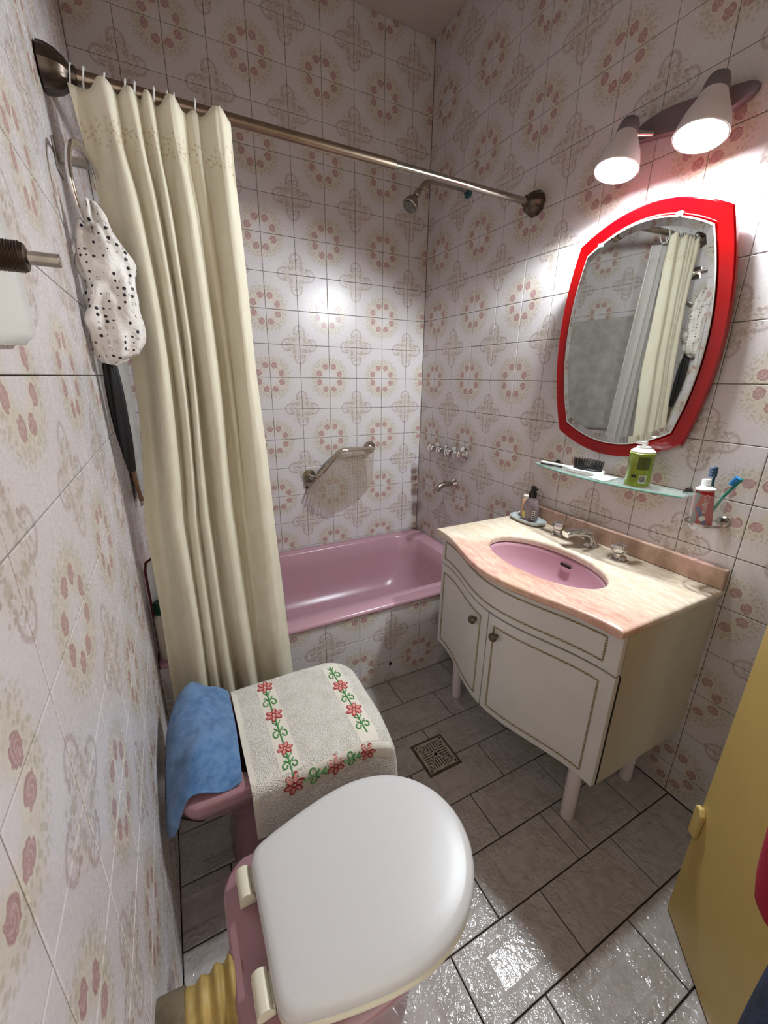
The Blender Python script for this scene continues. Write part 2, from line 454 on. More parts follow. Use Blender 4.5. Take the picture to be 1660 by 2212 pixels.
def lay_tiles(parent, O, U, V, N, ul, vl, lim, par, stuff=None, thick=TD):
    """ul, vl: sorted lists of (coordinate, index); lim: (umin,umax,vmin,vmax); par: parity of the wreath corners"""
    O, U, V, N = Vector(O), Vector(U), Vector(V), Vector(N); rest = []
    for a in range(len(ul)-1):
        for b in range(len(vl)-1):
            (ua, ia), (ub, ib) = ul[a], ul[a+1]; (va, ja), (vb, jb) = vl[b], vl[b+1]
            cu, cv = (ua+ub)/2, (va+vb)/2
            x0, x1 = max(ua, lim[0])+G-cu, min(ub, lim[1])-G-cu; y0, y1 = max(va, lim[2])+G-cv, min(vb, lim[3])-G-cv
            if x1 - x0 < 0.012 or y1 - y0 < 0.012: continue
            hu = (ia - par[0]) % 2 != 0; hv = (ja - par[1]) % 2 != 0      # wreath on the high side?
            k = {(False,False):0, (True,False):1, (True,True):2, (False,True):3}[(hu,hv)]
            c, s = ((1,0),(0,1),(-1,0),(0,-1))[k]
            p = [(x*c + y*s, -x*s + y*c) for x, y in ((x0,y0),(x1,y1))]
            r = (min(p[0][0],p[1][0]), max(p[0][0],p[1][0]), min(p[0][1],p[1][1]), max(p[0][1],p[1][1]))
            me = tile_mesh(*r, 0.0016, thick, 'w', MT['tile'])
            A = U*c + V*s; B = -U*s + V*c; pos = O + U*cu + V*cv + N*random.uniform(-0.0004, 0.0)
            M = Matrix(((A.x,B.x,N.x,pos.x),(A.y,B.y,N.y,pos.y),(A.z,B.z,N.z,pos.z),(0,0,0,1)))
            if stuff and stuff(pos): rest.append((me, M)); continue
            o = bpy.data.objects.new('tile', me); COL.objects.link(o); o.matrix_local = M; o.parent = parent
    if rest:
        mb = MB()
        for me, M in rest: mb.add([M @ v.co for v in me.vertices], [tuple(p.vertices) for p in me.polygons])
        o = mb.obj('tile_field', MT['wallpaint'], parent, smooth=False); o['kind'] = 'stuff'
def slab(name, a, b, mat):
    return struct(MB().box(a, b).obj(name, mat, smooth=False))
S = TD
ZL = [(1.9035 - T*h, h) for h in range(13, -7, -1)]
wall_back = slab('wall_back', (-0.12, S, -0.02), (RX+0.12, 0.12, RZ+0.1), MT['grout'])
lay_tiles(wall_back, (0,0,0), (1,0,0), (0,0,1), (0,-1,0), [(RX-(0.735+i-1)*T, i) for i in range(11,-1,-1)], ZL, (0.0,RX,0.0,RZ), (0,0))
wall_right = slab('wall_right', (RX+S, RY-0.1, -0.02), (RX+0.12, S, RZ+0.1), MT['grout'])
lay_tiles(wall_right, (RX,0,0), (0,-1,0), (0,0,1), (-1,0,0), [((0.809+j-1)*T, j) for j in range(0,19)], ZL, (0.0,-RY,0.0,RZ), (1,0), lambda p: p.y < -1.86)
wall_left = slab('wall_left', (-0.12, RY-0.1, -0.02), (-S, S, RZ+0.1), MT['grout'])
lay_tiles(wall_left, (0,0,0), (0,1,0), (0,0,1), (1,0,0), [(-1.78+0.148*k, k) for k in range(-6,14)], ZL, (RY,0.0,0.0,RZ), (0,0), lambda p: p.y < -1.95)
mb = MB(); mb.box((0.60, RY-0.1, 0), (RX, RY, RZ)); mb.box((-0.05, RY-0.1, 2.05), (0.60, RY, RZ))
wall_front = struct(mb.obj('wall_front', MT['wallpaint'], smooth=False))
ceiling = slab('ceiling', (-0.12, RY-0.1, RZ), (RX+0.12, 0.12, RZ+0.1), MT['plaster'])
# floor of long embossed tiles in running bond
floor = slab('floor', (-0.12, RY-0.1, -0.08), (RX+0.12, 0.12, -0.006), MT['floorgrout'])
rows = [-0.6005 - 0.1475*k for k in range(0, 14)]
for k in range(len(rows)-1):
    y1, y0 = rows[k], max(rows[k+1], RY)
    if y1 - y0 < 0.02: continue
    off = 0.862 if k % 2 == 1 else 0.719
    xs = sorted(set([0.0, RX] + [round(off + 0.295*j, 4) for j in range(-4, 4) if 0.02 < off + 0.295*j < RX-0.02]))
    if k == 6: xs = [0.0, 0.129, 0.424, 0.721, 1.022, 1.072, 1.31, RX]
    for a, b in zip(xs[:-1], xs[1:]):
        hx, hy = (b-a)/2-0.0020, (y1-y0)/2-0.0020
        me = tile_mesh(-hx, hx, -hy, hy, 0.0018, 0.006, 'f', MT['floor'])
        o = bpy.data.objects.new('tile', me); COL.objects.link(o); o.parent = floor
        o.matrix_local = Matrix.Translation(((a+b)/2, (y0+y1)/2, random.uniform(-0.0006, 0.0))) @ Matrix.Rotation(random.choice((0, PI)), 4, 'Z')
# tiled apron wall in front of the bathtub
APY = -0.745
wall_apron = slab('wall_apron', (0.0, APY+S, 0.0), (RX, -0.70, 0.372), MT['grout'])
lay_tiles(wall_apron, (0,APY,0), (1,0,0), (0,0,1), (0,-1,0), [(0.729+0.1485*k, k) for k in range(-6,7)], ZL, (0.0,RX,0.0,0.3745), (0,0))
h = struct(MB().lathe([(0.0005,0),(0.0075,0),(0.0075,0.002),(0.004,0.003)], (0.877,APY-0.0006,0.090), (0,-1,0), 14).obj('drill_hole', MT['dark'], wall_apron))
# ---------------------------------------------------------------- door (open inwards, on the right)
D0 = Vector((1.128, -1.813, 0.0)); DD = Vector((-0.65, -0.76, 0.0)).normalized(); DN = Vector((DD.y, -DD.x, 0)) 
if DN.dot(Vector((-1, -0.2, 0))) < 0: DN = -DN          # towards the camera side
def dpt(s, n, z): return D0 + DD*s + DN*n + Vector((0,0,z))
door = thing('door_1', 'pale yellow painted door standing open at the right', 'door', D0)
door['kind'] = 'structure'; del door['category']
mb = MB(); mb.add([dpt(s,n,z) for z in (0.006, 2.02) for s, n in ((0,0),(0.86,0),(0.86,-0.036),(0,-0.036))], ((3,2,1,0),(4,5,6,7),(0,1,5,4),(1,2,6,5),(2,3,7,6),(3,0,4,7)))
bevel(mb.obj('door_leaf', MT['doorpaint'], door, smooth=False), 0.002)
# small painted bolt plate near the free edge
mb = MB()
mb.loft([[dpt(a*1.0, n, 0.325+b) for a, b in ((-0.004,-0.045),(0.020,-0.040),(0.024,0.030),(0.012,0.045),(-0.004,0.040))] for n in (0.0, 0.012)])
hd = bevel(mb.obj('door_catch', MT['doorpaint'], door), 0.003)
# ---------------------------------------------------------------- bathtub
tub = thing('bathtub', 'dusty pink built-in bathtub along the back wall', 'bathtub', (0.73,-0.38,0.0))
TZ = 0.397
L = []
def R_(x0,x1,y0,y1,r,z): L.append(rrect(x0,x1,y0,y1,r,z,10))
R_(0.004,1.456,-0.746,-0.004,0.012,0.374); R_(0.003,1.457,-0.752,-0.003,0.014,0.379); R_(0.003,1.457,-0.753,-0.003,0.016,0.387)
R_(0.004,1.456,-0.747,-0.004,0.02,TZ-0.002); R_(0.012,1.448,-0.736,-0.012,0.03,TZ+0.001)
R_(0.075,1.385,-0.672,-0.052,0.13,TZ-0.001); R_(0.085,1.375,-0.664,-0.060,0.13,TZ-0.010)
R_(0.10,1.36,-0.652,-0.072,0.13,0.30); R_(0.13,1.33,-0.632,-0.092,0.13,0.18); R_(0.17,1.29,-0.60,-0.124,0.13,0.105); R_(0.24,1.23,-0.54,-0.19,0.12,0.085)
MB().loft(L, False, True).obj('tub_shell', MT['pink'], tub, angle=70)
MB().lathe([(0.0,0.0),(0.024,0.0),(0.026,0.003),(0.018,0.005),(0.0,0.004)], (1.12,-0.36,0.0855), (0,0,1), 20).obj('drain', MT['chrome'], tub)
# ---------------------------------------------------------------- curtain rod, rings, curtain, liner
RA, RB = Vector((0.0,-0.797,1.900)), Vector((RX,-0.745,1.926))
def rodp(x): return RA.lerp(RB, x/RX)
rod = thing('curtain_rod', 'long metal shower curtain rod across the tub with fluted end cups', 'curtain rod', RA)
MB().cyl(rodp(0.03), rodp(0.845), 0.0138, 18).obj('outer_tube', MT['rod'], rod)
MB().cyl(rodp(0.80), rodp(RX-0.02), 0.0112, 18).obj('inner_tube', MT['steel'], rod)
for x, sgn, mat in ((0.0, 1, 'bronze'), (RX, -1, 'bronze')):
    p = rodp(x); mb = MB(); n = 32; loops = []
    for r, hh in ((0.034,0.0),(0.040,0.004),(0.039,0.018),(0.034,0.034),(0.025,0.047),(0.018,0.052),(0.0175,0.062),(0.0145,0.064)):
        loops.append([p + Vector((sgn*hh, 0, 0)) + Vector((0, math.cos(2*PI*i/n), math.sin(2*PI*i/n)))*(r*(1 + (0.06*math.cos(10*2*PI*i/n) if r > 0.02 else 0))) for i in range(n)])
    mb.loft(loops).obj('end_cup', MT[mat], rod)
ring_x = [0.052, 0.075, 0.112, 0.150, 0.168, 0.205, 0.232, 0.246, 0.290, 0.345]
ORD = ['first','second','third','fourth','fifth','sixth','seventh','eighth','ninth','tenth']
for k, x in enumerate(ring_x):
    c = rodp(x) + Vector((0,0,-0.012)); mb = MB()
    mb.tube([c + Vector((0.004*math.sin(2*PI*i/22), math.cos(2*PI*i/22)*0.021, math.sin(2*PI*i/22)*0.032)) for i in range(22)], 0.0019, 7, closed=True)
    o = mb.obj('curtain_ring', MT['white'])
    tag(o, ('thin white curtain ring on the rod, %s from the left wall' % ORD[k]), 'curtain ring', 'white curtain rings on the rod')
RIDGE = [(0.20,0.060,1.0),(0.345,0.045,0.85),(0.455,0.040,0.9),(0.60,0.055,1.0),(0.745,0.028,0.35),(0.905,0.085,1.0)]
def fold(s, t):
    """s across, t from top (0) to hem (1): a few uneven ridges, deep valleys between them"""
    x0 = 0.046 + 0.034*math.sin(PI*min(t*1.8,1)) - 0.012*t; x1 = 0.366 + 0.004*math.sin(PI*t) + 0.066*t**1.3
    pinch = 1 - 0.30*math.exp(-((t-0.062)/0.028)**2)
    r = 0.0
    for k, (c, w, h) in enumerate(RIDGE):
        cc = c + 0.020*math.sin(2.3*t + 1.7*k)*min(1, 2*t) - 0.03*t*(c-0.1)*(1 if c < 0.8 else 0.6)
        ww = w*pinch*(1 + 0.55*t + 0.18*math.sin(4*t + 2.1*k))
        r = max(r, h*math.exp(-(abs(s-cc)/ww)**2.6))
    r += 0.16*math.exp(-((s-0.0)/0.05)**2)
    am = 0.011 + 0.022*min(1, t*2.6)
    x = x0 + (x1-x0)*s + 0.006*noise.noise(Vector((s*7, t*4, 3.0)))*min(1,t*3)
    y = -0.828 + 0.020*min(1, t*3) - 0.006*t + am*(1 - 2*r) + 0.005*noise.noise(Vector((s*11, t*7, 0.5)))*min(1, t*4) + 0.0018*math.sin(85*s + 6*t)*math.exp(-((t-0.045)/0.03)**2)
    top = 1.893 + 0.008*s - 0.020*(1-r)
    z = top + (0.115 - top)*t
    return Vector((x, y, z))
cur = MB().grid(260, 110, lambda s, t: fold(s, t)).obj('shower_curtain', MT['curtain'], angle=80)
solid(cur, 0.0016, 0); tag(cur, 'cream cloth shower curtain gathered in folds at the left of the rod', 'curtain')
def linerf(s, t):
    x = 0.07 + (0.295 + 0.105*t)*s; ph = 2*PI*(5.2*s + 0.3)
    return Vector((x + 0.008*math.sin(2*ph), -0.70 - 0.05*max(0, 1-t*1.6) + 0.10*max(0,t-0.5)*0 + 0.018*math.sin(ph) + 0.045*t, 1.862 + (0.20-1.862)*t))
lin_o = MB().grid(110, 40, linerf).obj('shower_liner', MT['liner'], angle=80)
tag(lin_o, 'translucent white plastic liner hanging inside the tub behind the curtain', 'curtain liner')
# ---------------------------------------------------------------- shower head, taps, spout
sh = thing('wall_shower', 'chrome shower head on a bent arm high on the right wall', 'shower head', (RX,-0.325,2.10))
arm = catmull([(RX-0.004,-0.325,2.100),(1.38,-0.328,2.100),(1.30,-0.33,2.099),(1.245,-0.33,2.094),(1.215,-0.33,2.077),(1.195,-0.33,2.052)], 6)
MB().tube(arm, 0.0085, 12).obj('shower_arm', MT['steel'], sh)
MB().lathe([(0.0,-0.0005),(0.026,-0.0005),(0.027,0.004),(0.020,0.012),(0.010,0.016),(0.0,0.016)], (RX,-0.325,2.100), (-1,0,0), 20).obj('escutcheon', MT['tealdark'], sh)
ax = (Vector((1.148,-0.338,1.985)) - Vector((1.195,-0.33,2.052))).normalized(); hb = Vector((1.195,-0.33,2.052))
MB().lathe([(0.010,-0.004),(0.013,0.0),(0.014,0.022),(0.011,0.026),(0.016,0.034),(0.030,0.058),(0.034,0.070),(0.034,0.078),(0.031,0.081)], hb, ax, 28).obj('head_shell', MT['steel'], sh)
fc = MB(); fu, fw = frame(ax); fb = hb + ax*0.0812
fc.lathe([(0.0,0),(0.030,0.0),(0.029,0.002),(0.0,0.002)], fb, ax, 28)
face = fc.obj('spray_face', MT['bronze'], sh)
nz = MB()
for rr, cnt in ((0.006,5),(0.013,10),(0.020,15),(0.026,20)):
    for i in range(cnt):
        a = 2*PI*i/cnt; nz.lathe([(0.0016,0),(0.0012,0.003)], fb + ax*0.002 + (fu*math.cos(a)+fw*math.sin(a))*rr, ax, 6)
nz.obj('nozzles', MT['dish'], face)['kind'] = 'stuff'
def knob_prof(s): return [(0.0,-0.0005),(0.030*s,-0.0005),(0.031*s,0.004),(0.026*s,0.010),(0.013*s,0.015),(0.011*s,0.026),(0.016*s,0.030),(0.024*s,0.036),(0.0255*s,0.044),(0.024*s,0.060),(0.020*s,0.066),(0.0,0.068)]
tl = ['chrome bath tap handle nearest the back corner, above the tub spout', 'second chrome bath tap handle from the back corner', 'third chrome bath tap handle from the back corner', 'chrome bath tap handle nearest the vanity, last of the row of four']
for k, (y, s) in enumerate(((-0.198,0.92),(-0.275,0.78),(-0.352,0.92),(-0.428,1.02))):
    t = thing('bath_tap', tl[k], 'tap', (RX,y,0.942), 'bath taps on the right wall')
    if k == 3: MB().lathe([(0.0,-0.0005),(0.036,-0.0005),(0.037,0.006),(0.030,0.014),(0.018,0.018),(0.014,0.024),(0.0,0.025)], (RX,y,0.942), (-1,0,0), 26).obj('escutcheon', MT['chrome'], t)
    else: MB().lathe([(0.0,-0.0005),(0.028*s,-0.0005),(0.029*s,0.004),(0.022*s,0.010),(0.0,0.012)], (RX,y,0.942), (-1,0,0), 24).obj('escutcheon', MT['chrome'], t)
    mb = MB(); n = 40; loops = []
    for r, hh in ((0.011,0.008),(0.011,0.024),(0.017,0.028),(0.024,0.034),(0.025,0.044),(0.0235,0.056),(0.018,0.062),(0.006,0.064)):
        loops.append([Vector((RX-hh, y + math.cos(2*PI*i/n)*r*s*(1+0.07*math.cos(5*2*PI*i/n)), 0.942 + math.sin(2*PI*i/n)*r*s*(1+0.07*math.cos(5*2*PI*i/n)))) for i in range(n)])
    mb.loft(loops).obj('handle', MT['chrome'], t)
sp = thing('tub_spout', 'curved brass-toned bath spout on the right wall above the tub', 'spout', (RX,-0.368,0.773))
MB().lathe([(0.0,-0.0005),(0.025,-0.0005),(0.026,0.005),(0.019,0.014),(0.014,0.020),(0.0,0.020)], (RX,-0.368,0.773), (-1,0,0), 22).obj('escutcheon', MT['chrome'], sp)
pth = catmull([(RX-0.012,-0.368,0.773),(1.415,-0.368,0.776),(1.385,-0.368,0.775),(1.360,-0.368,0.766),(1.343,-0.368,0.750)], 6)
MB().tube(pth, [0.0125 + 0.004*min(1, k/16) for k in range(len(pth))], 14).obj('spout_tube', MT['steel'], sp)
# ---------------------------------------------------------------- grab bar and bubble mat
gb = thing('grab_bar', 'bent steel grab bar mounted on the back wall above the tub', 'grab bar', (0.94,0,0.87))
gp = catmull([(0.768,-0.006,0.803),(0.768,-0.040,0.803),(0.782,-0.062,0.806),(0.822,-0.068,0.836),(0.868,-0.068,0.885),(0.905,-0.068,0.920),(0.945,-0.067,0.940),(1.03,-0.066,0.938),(1.095,-0.064,0.936),(1.118,-0.050,0.935),(1.125,-0.030,0.935),(1.125,-0.006,0.935)], 6)
MB().tube(gp, 0.0125, 14).obj('bar', MT['steel'], gb)
for px, pz in ((0.768,0.803),(1.125,0.935)):
    MB().lathe([(0.0,-0.0005),(0.034,-0.0005),(0.036,0.003),(0.033,0.009),(0.018,0.012),(0.0,0.012)], (px,0,pz), (0,-1,0), 24).obj('mounting_plate', MT['steel'], gb)
def top_at(x):
    best = min(gp, key=lambda p: abs(p.x - x) + (10 if p.y > -0.05 else 0)); return best.z
botc = [(0.735,0.700),(0.780,0.640),(0.825,0.618),(0.877,0.578),(0.930,0.604),(0.985,0.618),(1.040,0.655),(1.085,0.690),(1.128,0.735)]
bc = catmull([(x,0,z) for x, z in botc], 6)
def matf(s, t):
    tx = 0.806 + (1.118-0.806)*s; b = bc[min(int(s*(len(bc)-1)), len(bc)-1)]
    tz = top_at(tx)
    if t < 0.16:                       # over the bar
        a = PI*1.15*(1 - t/0.16); return Vector((tx, -0.067 - math.cos(a)*0.0165*1.0, tz + math.sin(a)*0.0165))
    q = (t-0.16)/0.84
    x = tx + (b.x - tx)*q**0.8; z = tz + (b.z - tz)*q
    return Vector((x, -0.0835 + 0.045*min(1, q*1.3) + 0.007*math.sin(9*s + 3*q), z))
bm_t = thing('bubble_mat', 'translucent bubble bath mat draped over the grab bar', 'bath mat', (0.95,-0.07,0.60))
sheet = MB().grid(40, 36, matf).obj('sheet', MT['bubble'], bm_t, angle=80)
bb = MB()
for j in range(17):
    for i in range(22):
        s = (i+0.5)/22; t = 0.10 + 0.89*(j+0.5)/17; p = matf(s, t)
        bb.sphere(p + Vector((0,-0.003,0)), 0.0066, 7, 5, sc=(1,0.8,1))
bb.obj('bubbles', MT['bubble'], sheet)['kind'] = 'stuff'
wh = tag(MB().tube([(0.754 + 0.006*math.cos(2*PI*i/14), -0.004, 0.742 + 0.006*math.sin(2*PI*i/14)) for i in range(14)], 0.0028, 6, closed=True).obj('suction_hook', MT['bronze']), 'small dark ring stuck on the back wall below the grab bar', 'wall hook')
# ---------------------------------------------------------------- vanity cabinet
CT = 0.757                         # countertop surface
YC = -1.243
def bow(y, e=1.006, a=0.078, w=0.365):
    d = abs(y - YC)
    return e - (a*0.5*(1 + math.cos(PI*d/w)) if d < w else 0)
def cbow(y): return bow(y) + 0.028
VY0, VY1 = -0.872, -1.612
van = thing('vanity_cabinet', 'white bow-fronted vanity cabinet on short legs under the pink marble top', 'cabinet', (1.25,-1.24,0))
ys = [VY0 + (VY1-VY0)*i/48 for i in range(49)]
foot = [Vector((cbow(y)+0.021, y, 0)) for y in ys]
def foot_loop(z): return [Vector((p.x, p.y, z)) for p in foot] + [Vector((RX-0.002, VY1, z)), Vector((RX-0.002, VY0, z))]
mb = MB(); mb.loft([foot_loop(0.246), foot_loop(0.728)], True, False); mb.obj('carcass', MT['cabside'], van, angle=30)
def bowed(name, y0, y1, z0, z1, th=0.018, mat='cab', n=30, dx=0.0):
    yy = [y0 + (y1-y0)*i/n for i in range(n+1)]; mb = MB()
    loops = []
    for y in yy:
        x = cbow(y) + dx; loops.append([Vector((x,y,z0)), Vector((x,y,z1)), Vector((x+th,y,z1)), Vector((x+th,y,z0))])
    mb.loft(loops); return mb.obj(name, MT[mat], van, angle=30)
def mould(parent, y0, y1, z0, z1, r=0.0026):
    pts = []; n = 26
    for i in range(n+1): y = y0 + (y1-y0)*i/n; pts.append(Vector((cbow(y)-0.0012, y, z1)))
    for i in range(1, 9): pts.append(Vector((cbow(y1)-0.0012, y1, z1 + (z0-z1)*i/8)))
    for i in range(1, n+1): y = y1 + (y0-y1)*i/n; pts.append(Vector((cbow(y)-0.0012, y, z0)))
    for i in range(1, 8): pts.append(Vector((cbow(y0)-0.0012, y0, z0 + (z1-z0)*i/8)))
    MB().tube(pts, r, 7, closed=True).obj('moulding', MT['mould'], parent)
bk = bowed('gap_shade_sheet', VY0-0.003, VY1+0.003, 0.248, 0.726, 0.003, 'dark', dx=0.0182)  # added dark sheet behind the fronts, its colour paints the shade in the gaps
dr = bowed('drawer_front', VY0-0.001, VY1+0.001, 0.6125, 0.727); bevel(dr, 0.0015); mould(dr, VY0-0.022, VY1+0.040, 0.636, 0.706)
YS = -1.238
for y0, y1, ky, m0, m1 in ((VY0-0.001, YS+0.0024, -1.176, VY0-0.022, YS+0.036), (YS-0.0024, VY1+0.001, -1.282, YS-0.030, VY1+0.040)):
    d = bowed('cabinet_door', y0, y1, 0.247, 0.6070); bevel(d, 0.0015); mould(d, m0, m1, 0.272, 0.575)
    kx = cbow(ky); nrm = (-1, 0, 0)
    MB().lathe([(0.0,0.0),(0.006,0.0),(0.006,0.008),(0.013,0.012),(0.015,0.018),(0.012,0.024),(0.0,0.027)], (kx-0.0005,ky,0.549), nrm, 18).obj('knob', MT['pewter'], d)
# dark gap line on the near side panel (the door edge)
MB().box((cbow(VY1)+0.0186, VY1-0.0009, 0.247), (cbow(VY1)+0.0215, VY1+0.002, 0.606)).obj('door_gap', MT['dark'], van, smooth=False)
for x, y in ((1.092,-0.955),(1.092,-1.530),(1.385,-0.955),(1.385,-1.530)):
    MB().lathe([(0.019,0.0),(0.020,0.004),(0.021,0.24),(0.021,0.248)], (x,y,0.0), (0,0,1), 20).obj('leg', MT['lampshade'], van)
# ---------------------------------------------------------------- countertop with oval hole
top = thing('countertop', 'pink marble bow-fronted vanity top with a low backsplash', 'countertop', (1.23,-1.24,CT))
SA, SB, SC = 0.212, 0.126, Vector((1.162, -1.243, CT))
Y0, Y1 = -0.862, -1.620
outl = [Vector((bow(Y0 + (Y1-Y0)*i/70), Y0 + (Y1-Y0)*i/70, 0)) for i in range(71)]
outl += [Vector((bow(Y1) + (RX-0.001-bow(Y1))*i/24, Y1, 0)) for i in range(1,25)]
outl += [Vector((RX-0.001, Y1 + (Y0-Y1)*i/50, 0)) for i in range(1,51)]
outl += [Vector((RX-0.001 + (bow(Y0)-RX+0.001)*i/24, Y0, 0)) for i in range(1,24)]
def shrink(p, d):
    q = SC - p; q.z = 0; q.normalize(); return p + q*d
def eli(p, k=1.0):
    a = math.atan2((p.y-SC.y)/SA, (p.x-SC.x)/SB); return Vector((SC.x + SB*k*math.cos(a), SC.y + SA*k*math.sin(a), 0))
def zz(ps, z): return [Vector((p.x,p.y,z)) for p in ps]
lp = [zz([eli(p,1.0) for p in outl], CT-0.022), zz([shrink(p,0.004) for p in outl], CT-0.024), zz(outl, CT-0.020), zz(outl, CT-0.006), zz([shrink(p,0.003) for p in outl], CT-0.0015), zz([shrink(p,0.008) for p in outl], CT),
      zz([eli(p,1.035) for p in outl], CT), zz([eli(p,1.008) for p in outl], CT-0.003), zz([eli(p,1.0) for p in outl], CT-0.010), zz([eli(p,1.0) for p in outl], CT-0.022)]
MB().loft(lp, False, False).obj('slab', MT['marble'], top, angle=50)
for a, b in ((-0.870,-1.092),(-1.0945,-1.618)):
    bevel(MB().box((1.4405,b,CT+0.0002),(RX-0.001,a,0.817)).obj('backsplash', MT['bsplash'], top, smooth=False), 0.004, 3)
# ---------------------------------------------------------------- sink
sink = thing('sink', 'oval pink porcelain sink set under the marble top', 'sink', (SC.x,SC.y,0.62))
sl = []; n = 56
for k, z, dx in ((1.06,-0.0225,0),(1.055,-0.026,0),(1.0,-0.028,0),(0.985,-0.040,0),(0.93,-0.075,0.002),(0.82,-0.108,0.006),(0.62,-0.134,0.012),(0.35,-0.146,0.016),(0.12,-0.149,0.018)):
    sl.append([Vector((SC.x + dx + SB*k*math.cos(2*PI*i/n), SC.y + SA*k*math.sin(2*PI*i/n), CT+z)) for i in range(n)])
solid(MB().loft(sl, False, True).obj('basin', MT['pink'], sink, angle=70), 0.006, 1)
MB().lathe([(0.0,0),(0.020,0.0),(0.021,0.002),(0.0,0.003)], (SC.x+0.018,SC.y,CT-0.1488), (0,0,1), 18).obj('drain', MT['chrome'], sink)
# overflow slot high on the wall-side of the basin
oy = -1.243; ml = []
for i in range(20):
    a = 2*PI*i/20; ml.append((math.copysign(0.016, math.cos(a)) + 0.005*math.cos(a), 0.0058*math.sin(a)))
mb = MB(); mb.loft([[Vector((SC.x + 0.1188 - d - zz_*0.22, oy + yy, CT-0.052 + zz_)) for yy, zz_ in ml] for d in (0.0, 0.0035)])
mb.obj('overflow_slot', MT['dark'], sink)
# ---------------------------------------------------------------- basin mixer spout and the two tap handles
def tap_handle(x, y, label):
    t = thing('sink_tap', label, 'tap', (x,y,CT), 'chrome taps of the sink')
    MB().lathe([(0.0,0.0003),(0.027,0.0003),(0.028,0.003),(0.024,0.009),(0.013,0.013),(0.012,0.020),(0.0,0.020)], (x,y,CT), (0,0,1), 26).obj('base_ring', MT['chrome'], t)
    mb = MB(); n = 36; loops = []
    for r, hh in ((0.010,0.016),(0.013,0.020),(0.020,0.024),(0.024,0.032),(0.0245,0.042),(0.021,0.050),(0.012,0.054),(0.004,0.055)):
        loops.append([Vector((x + math.cos(2*PI*i/n)*r*(1+0.06*math.cos(6*2*PI*i/n)), y + math.sin(2*PI*i/n)*r*(1+0.06*math.cos(6*2*PI*i/n)), CT+hh)) for i in range(n)])
    mb.loft(loops).obj('handle', MT['chrome'], t)
tap_handle(1.380, -1.118, 'rounded chrome sink tap left of the spout, beside the soap dish')
tap_handle(1.380, -1.352, 'chrome sink tap right of the spout, near the end of the counter')
fs = thing('sink_spout', 'chrome sink spout arching from the back of the counter over the basin', 'faucet', (1.395,-1.240,CT))
MB().lathe([(0.0,0.0003),(0.026,0.0003),(0.027,0.003),(0.022,0.008),(0.0,0.009)], (1.398,-1.240,CT), (0,0,1), 24).obj('base_ring', MT['chrome'], fs)
pp = catmull([(1.400,-1.240,CT+0.003),(1.398,-1.238,CT+0.022),(1.385,-1.234,CT+0.044),(1.360,-1.224,CT+0.052),(1.328,-1.212,CT+0.050),(1.304,-1.204,CT+0.045)], 6)
mb = MB(); loops = []
for k, p in enumerate(pp):
    d = (pp[min(k+1,len(pp)-1)] - pp[max(k-1,0)]).normalized(); s_ = Vector((0.30,0.954,0)); u_ = d.cross(s_).normalized()
    w_ = 0.0215 - 0.004*k/len(pp); h_ = 0.0175 - 0.007*k/len(pp)
    loops.append([p + s_*w_*math.copysign(abs(math.cos(a))**0.6, math.cos(a)) + u_*h_*math.copysign(abs(math.sin(a))**0.6, math.sin(a)) for a in [2*PI*i/20 for i in range(20)]])
mb.loft(loops).obj('spout_body', MT['chrome'], fs, angle=50)
# ---------------------------------------------------------------- soap dish, two bottles
dc = Vector((1.388, -0.958, CT))
def dish_loop(a, b, z, n=36):
    return [Vector((dc.x + a*math.copysign(abs(math.cos(2*PI*i/n))**0.7, math.cos(2*PI*i/n)), dc.y + b*math.copysign(abs(math.sin(2*PI*i/n))**0.75, math.sin(2*PI*i/n)), CT+z)) for i in range(n)]
dish = MB().loft([dish_loop(0.034,0.066,0.0004), dish_loop(0.042,0.078,0.008), dish_loop(0.044,0.081,0.016), dish_loop(0.041,0.078,0.018), dish_loop(0.036,0.070,0.011), dish_loop(0.032,0.064,0.009)]).obj('soap_dish', MT['dish'], angle=60)
tag(dish, 'pale grey oval soap dish holding the pump bottle on the counter', 'soap dish')
bt = thing('pump_bottle', 'smoky lilac soap bottle with black pump standing in the soap dish', 'bottle', (1.390,-0.965,CT+0.011))
bx, by, bz = 1.390, -0.965, CT+0.0105
body = MB().lathe([(0.0,0),(0.028,0.0),(0.030,0.004),(0.031,0.030),(0.031,0.052),(0.028,0.068),(0.020,0.084),(0.014,0.092),(0.013,0.097),(0.0,0.097)], (bx,by,bz), (0,0,1), 30).obj('bottle_body', MT['soap'], bt)
MB().lathe([(0.0,0.0955),(0.0155,0.0955),(0.0158,0.115),(0.010,0.118),(0.0085,0.130),(0.0,0.130)], (bx,by,bz), (0,0,1), 22).obj('pump_collar', MT['black'], bt)
mb = MB(); mb.lathe([(0.0,0.129),(0.0095,0.129),(0.010,0.136),(0.007,0.140),(0.0,0.140)], (bx,by,bz), (0,0,1), 18)
mb.tube(catmull([(bx,by,bz+0.136),(bx-0.004,by-0.012,bz+0.137),(bx-0.008,by-0.026,bz+0.131)], 5), [0.0062]*5 + [0.0052]*6, 10)
mb.obj('pump_nozzle', MT['black'], bt)
def on_cyl(a0, a1, z0, z1, r, c, n=8):
    return MB().grid(n, 2, lambda s, t: Vector((c[0] + r*math.cos(a0+(a1-a0)*s), c[1] + r*math.sin(a0+(a1-a0)*s), c[2] + z0 + (z1-z0)*t)))
on_cyl(4.05, 4.45, 0.010, 0.046, 0.0316, (bx,by,bz)).obj('barcode_label', MT['label'], body)
for k in range(4): on_cyl(4.14, 4.36, 0.014+0.008*k, 0.0185+0.008*k, 0.0320, (bx,by,bz)).obj('barcode_print', MT['barcode'], body)
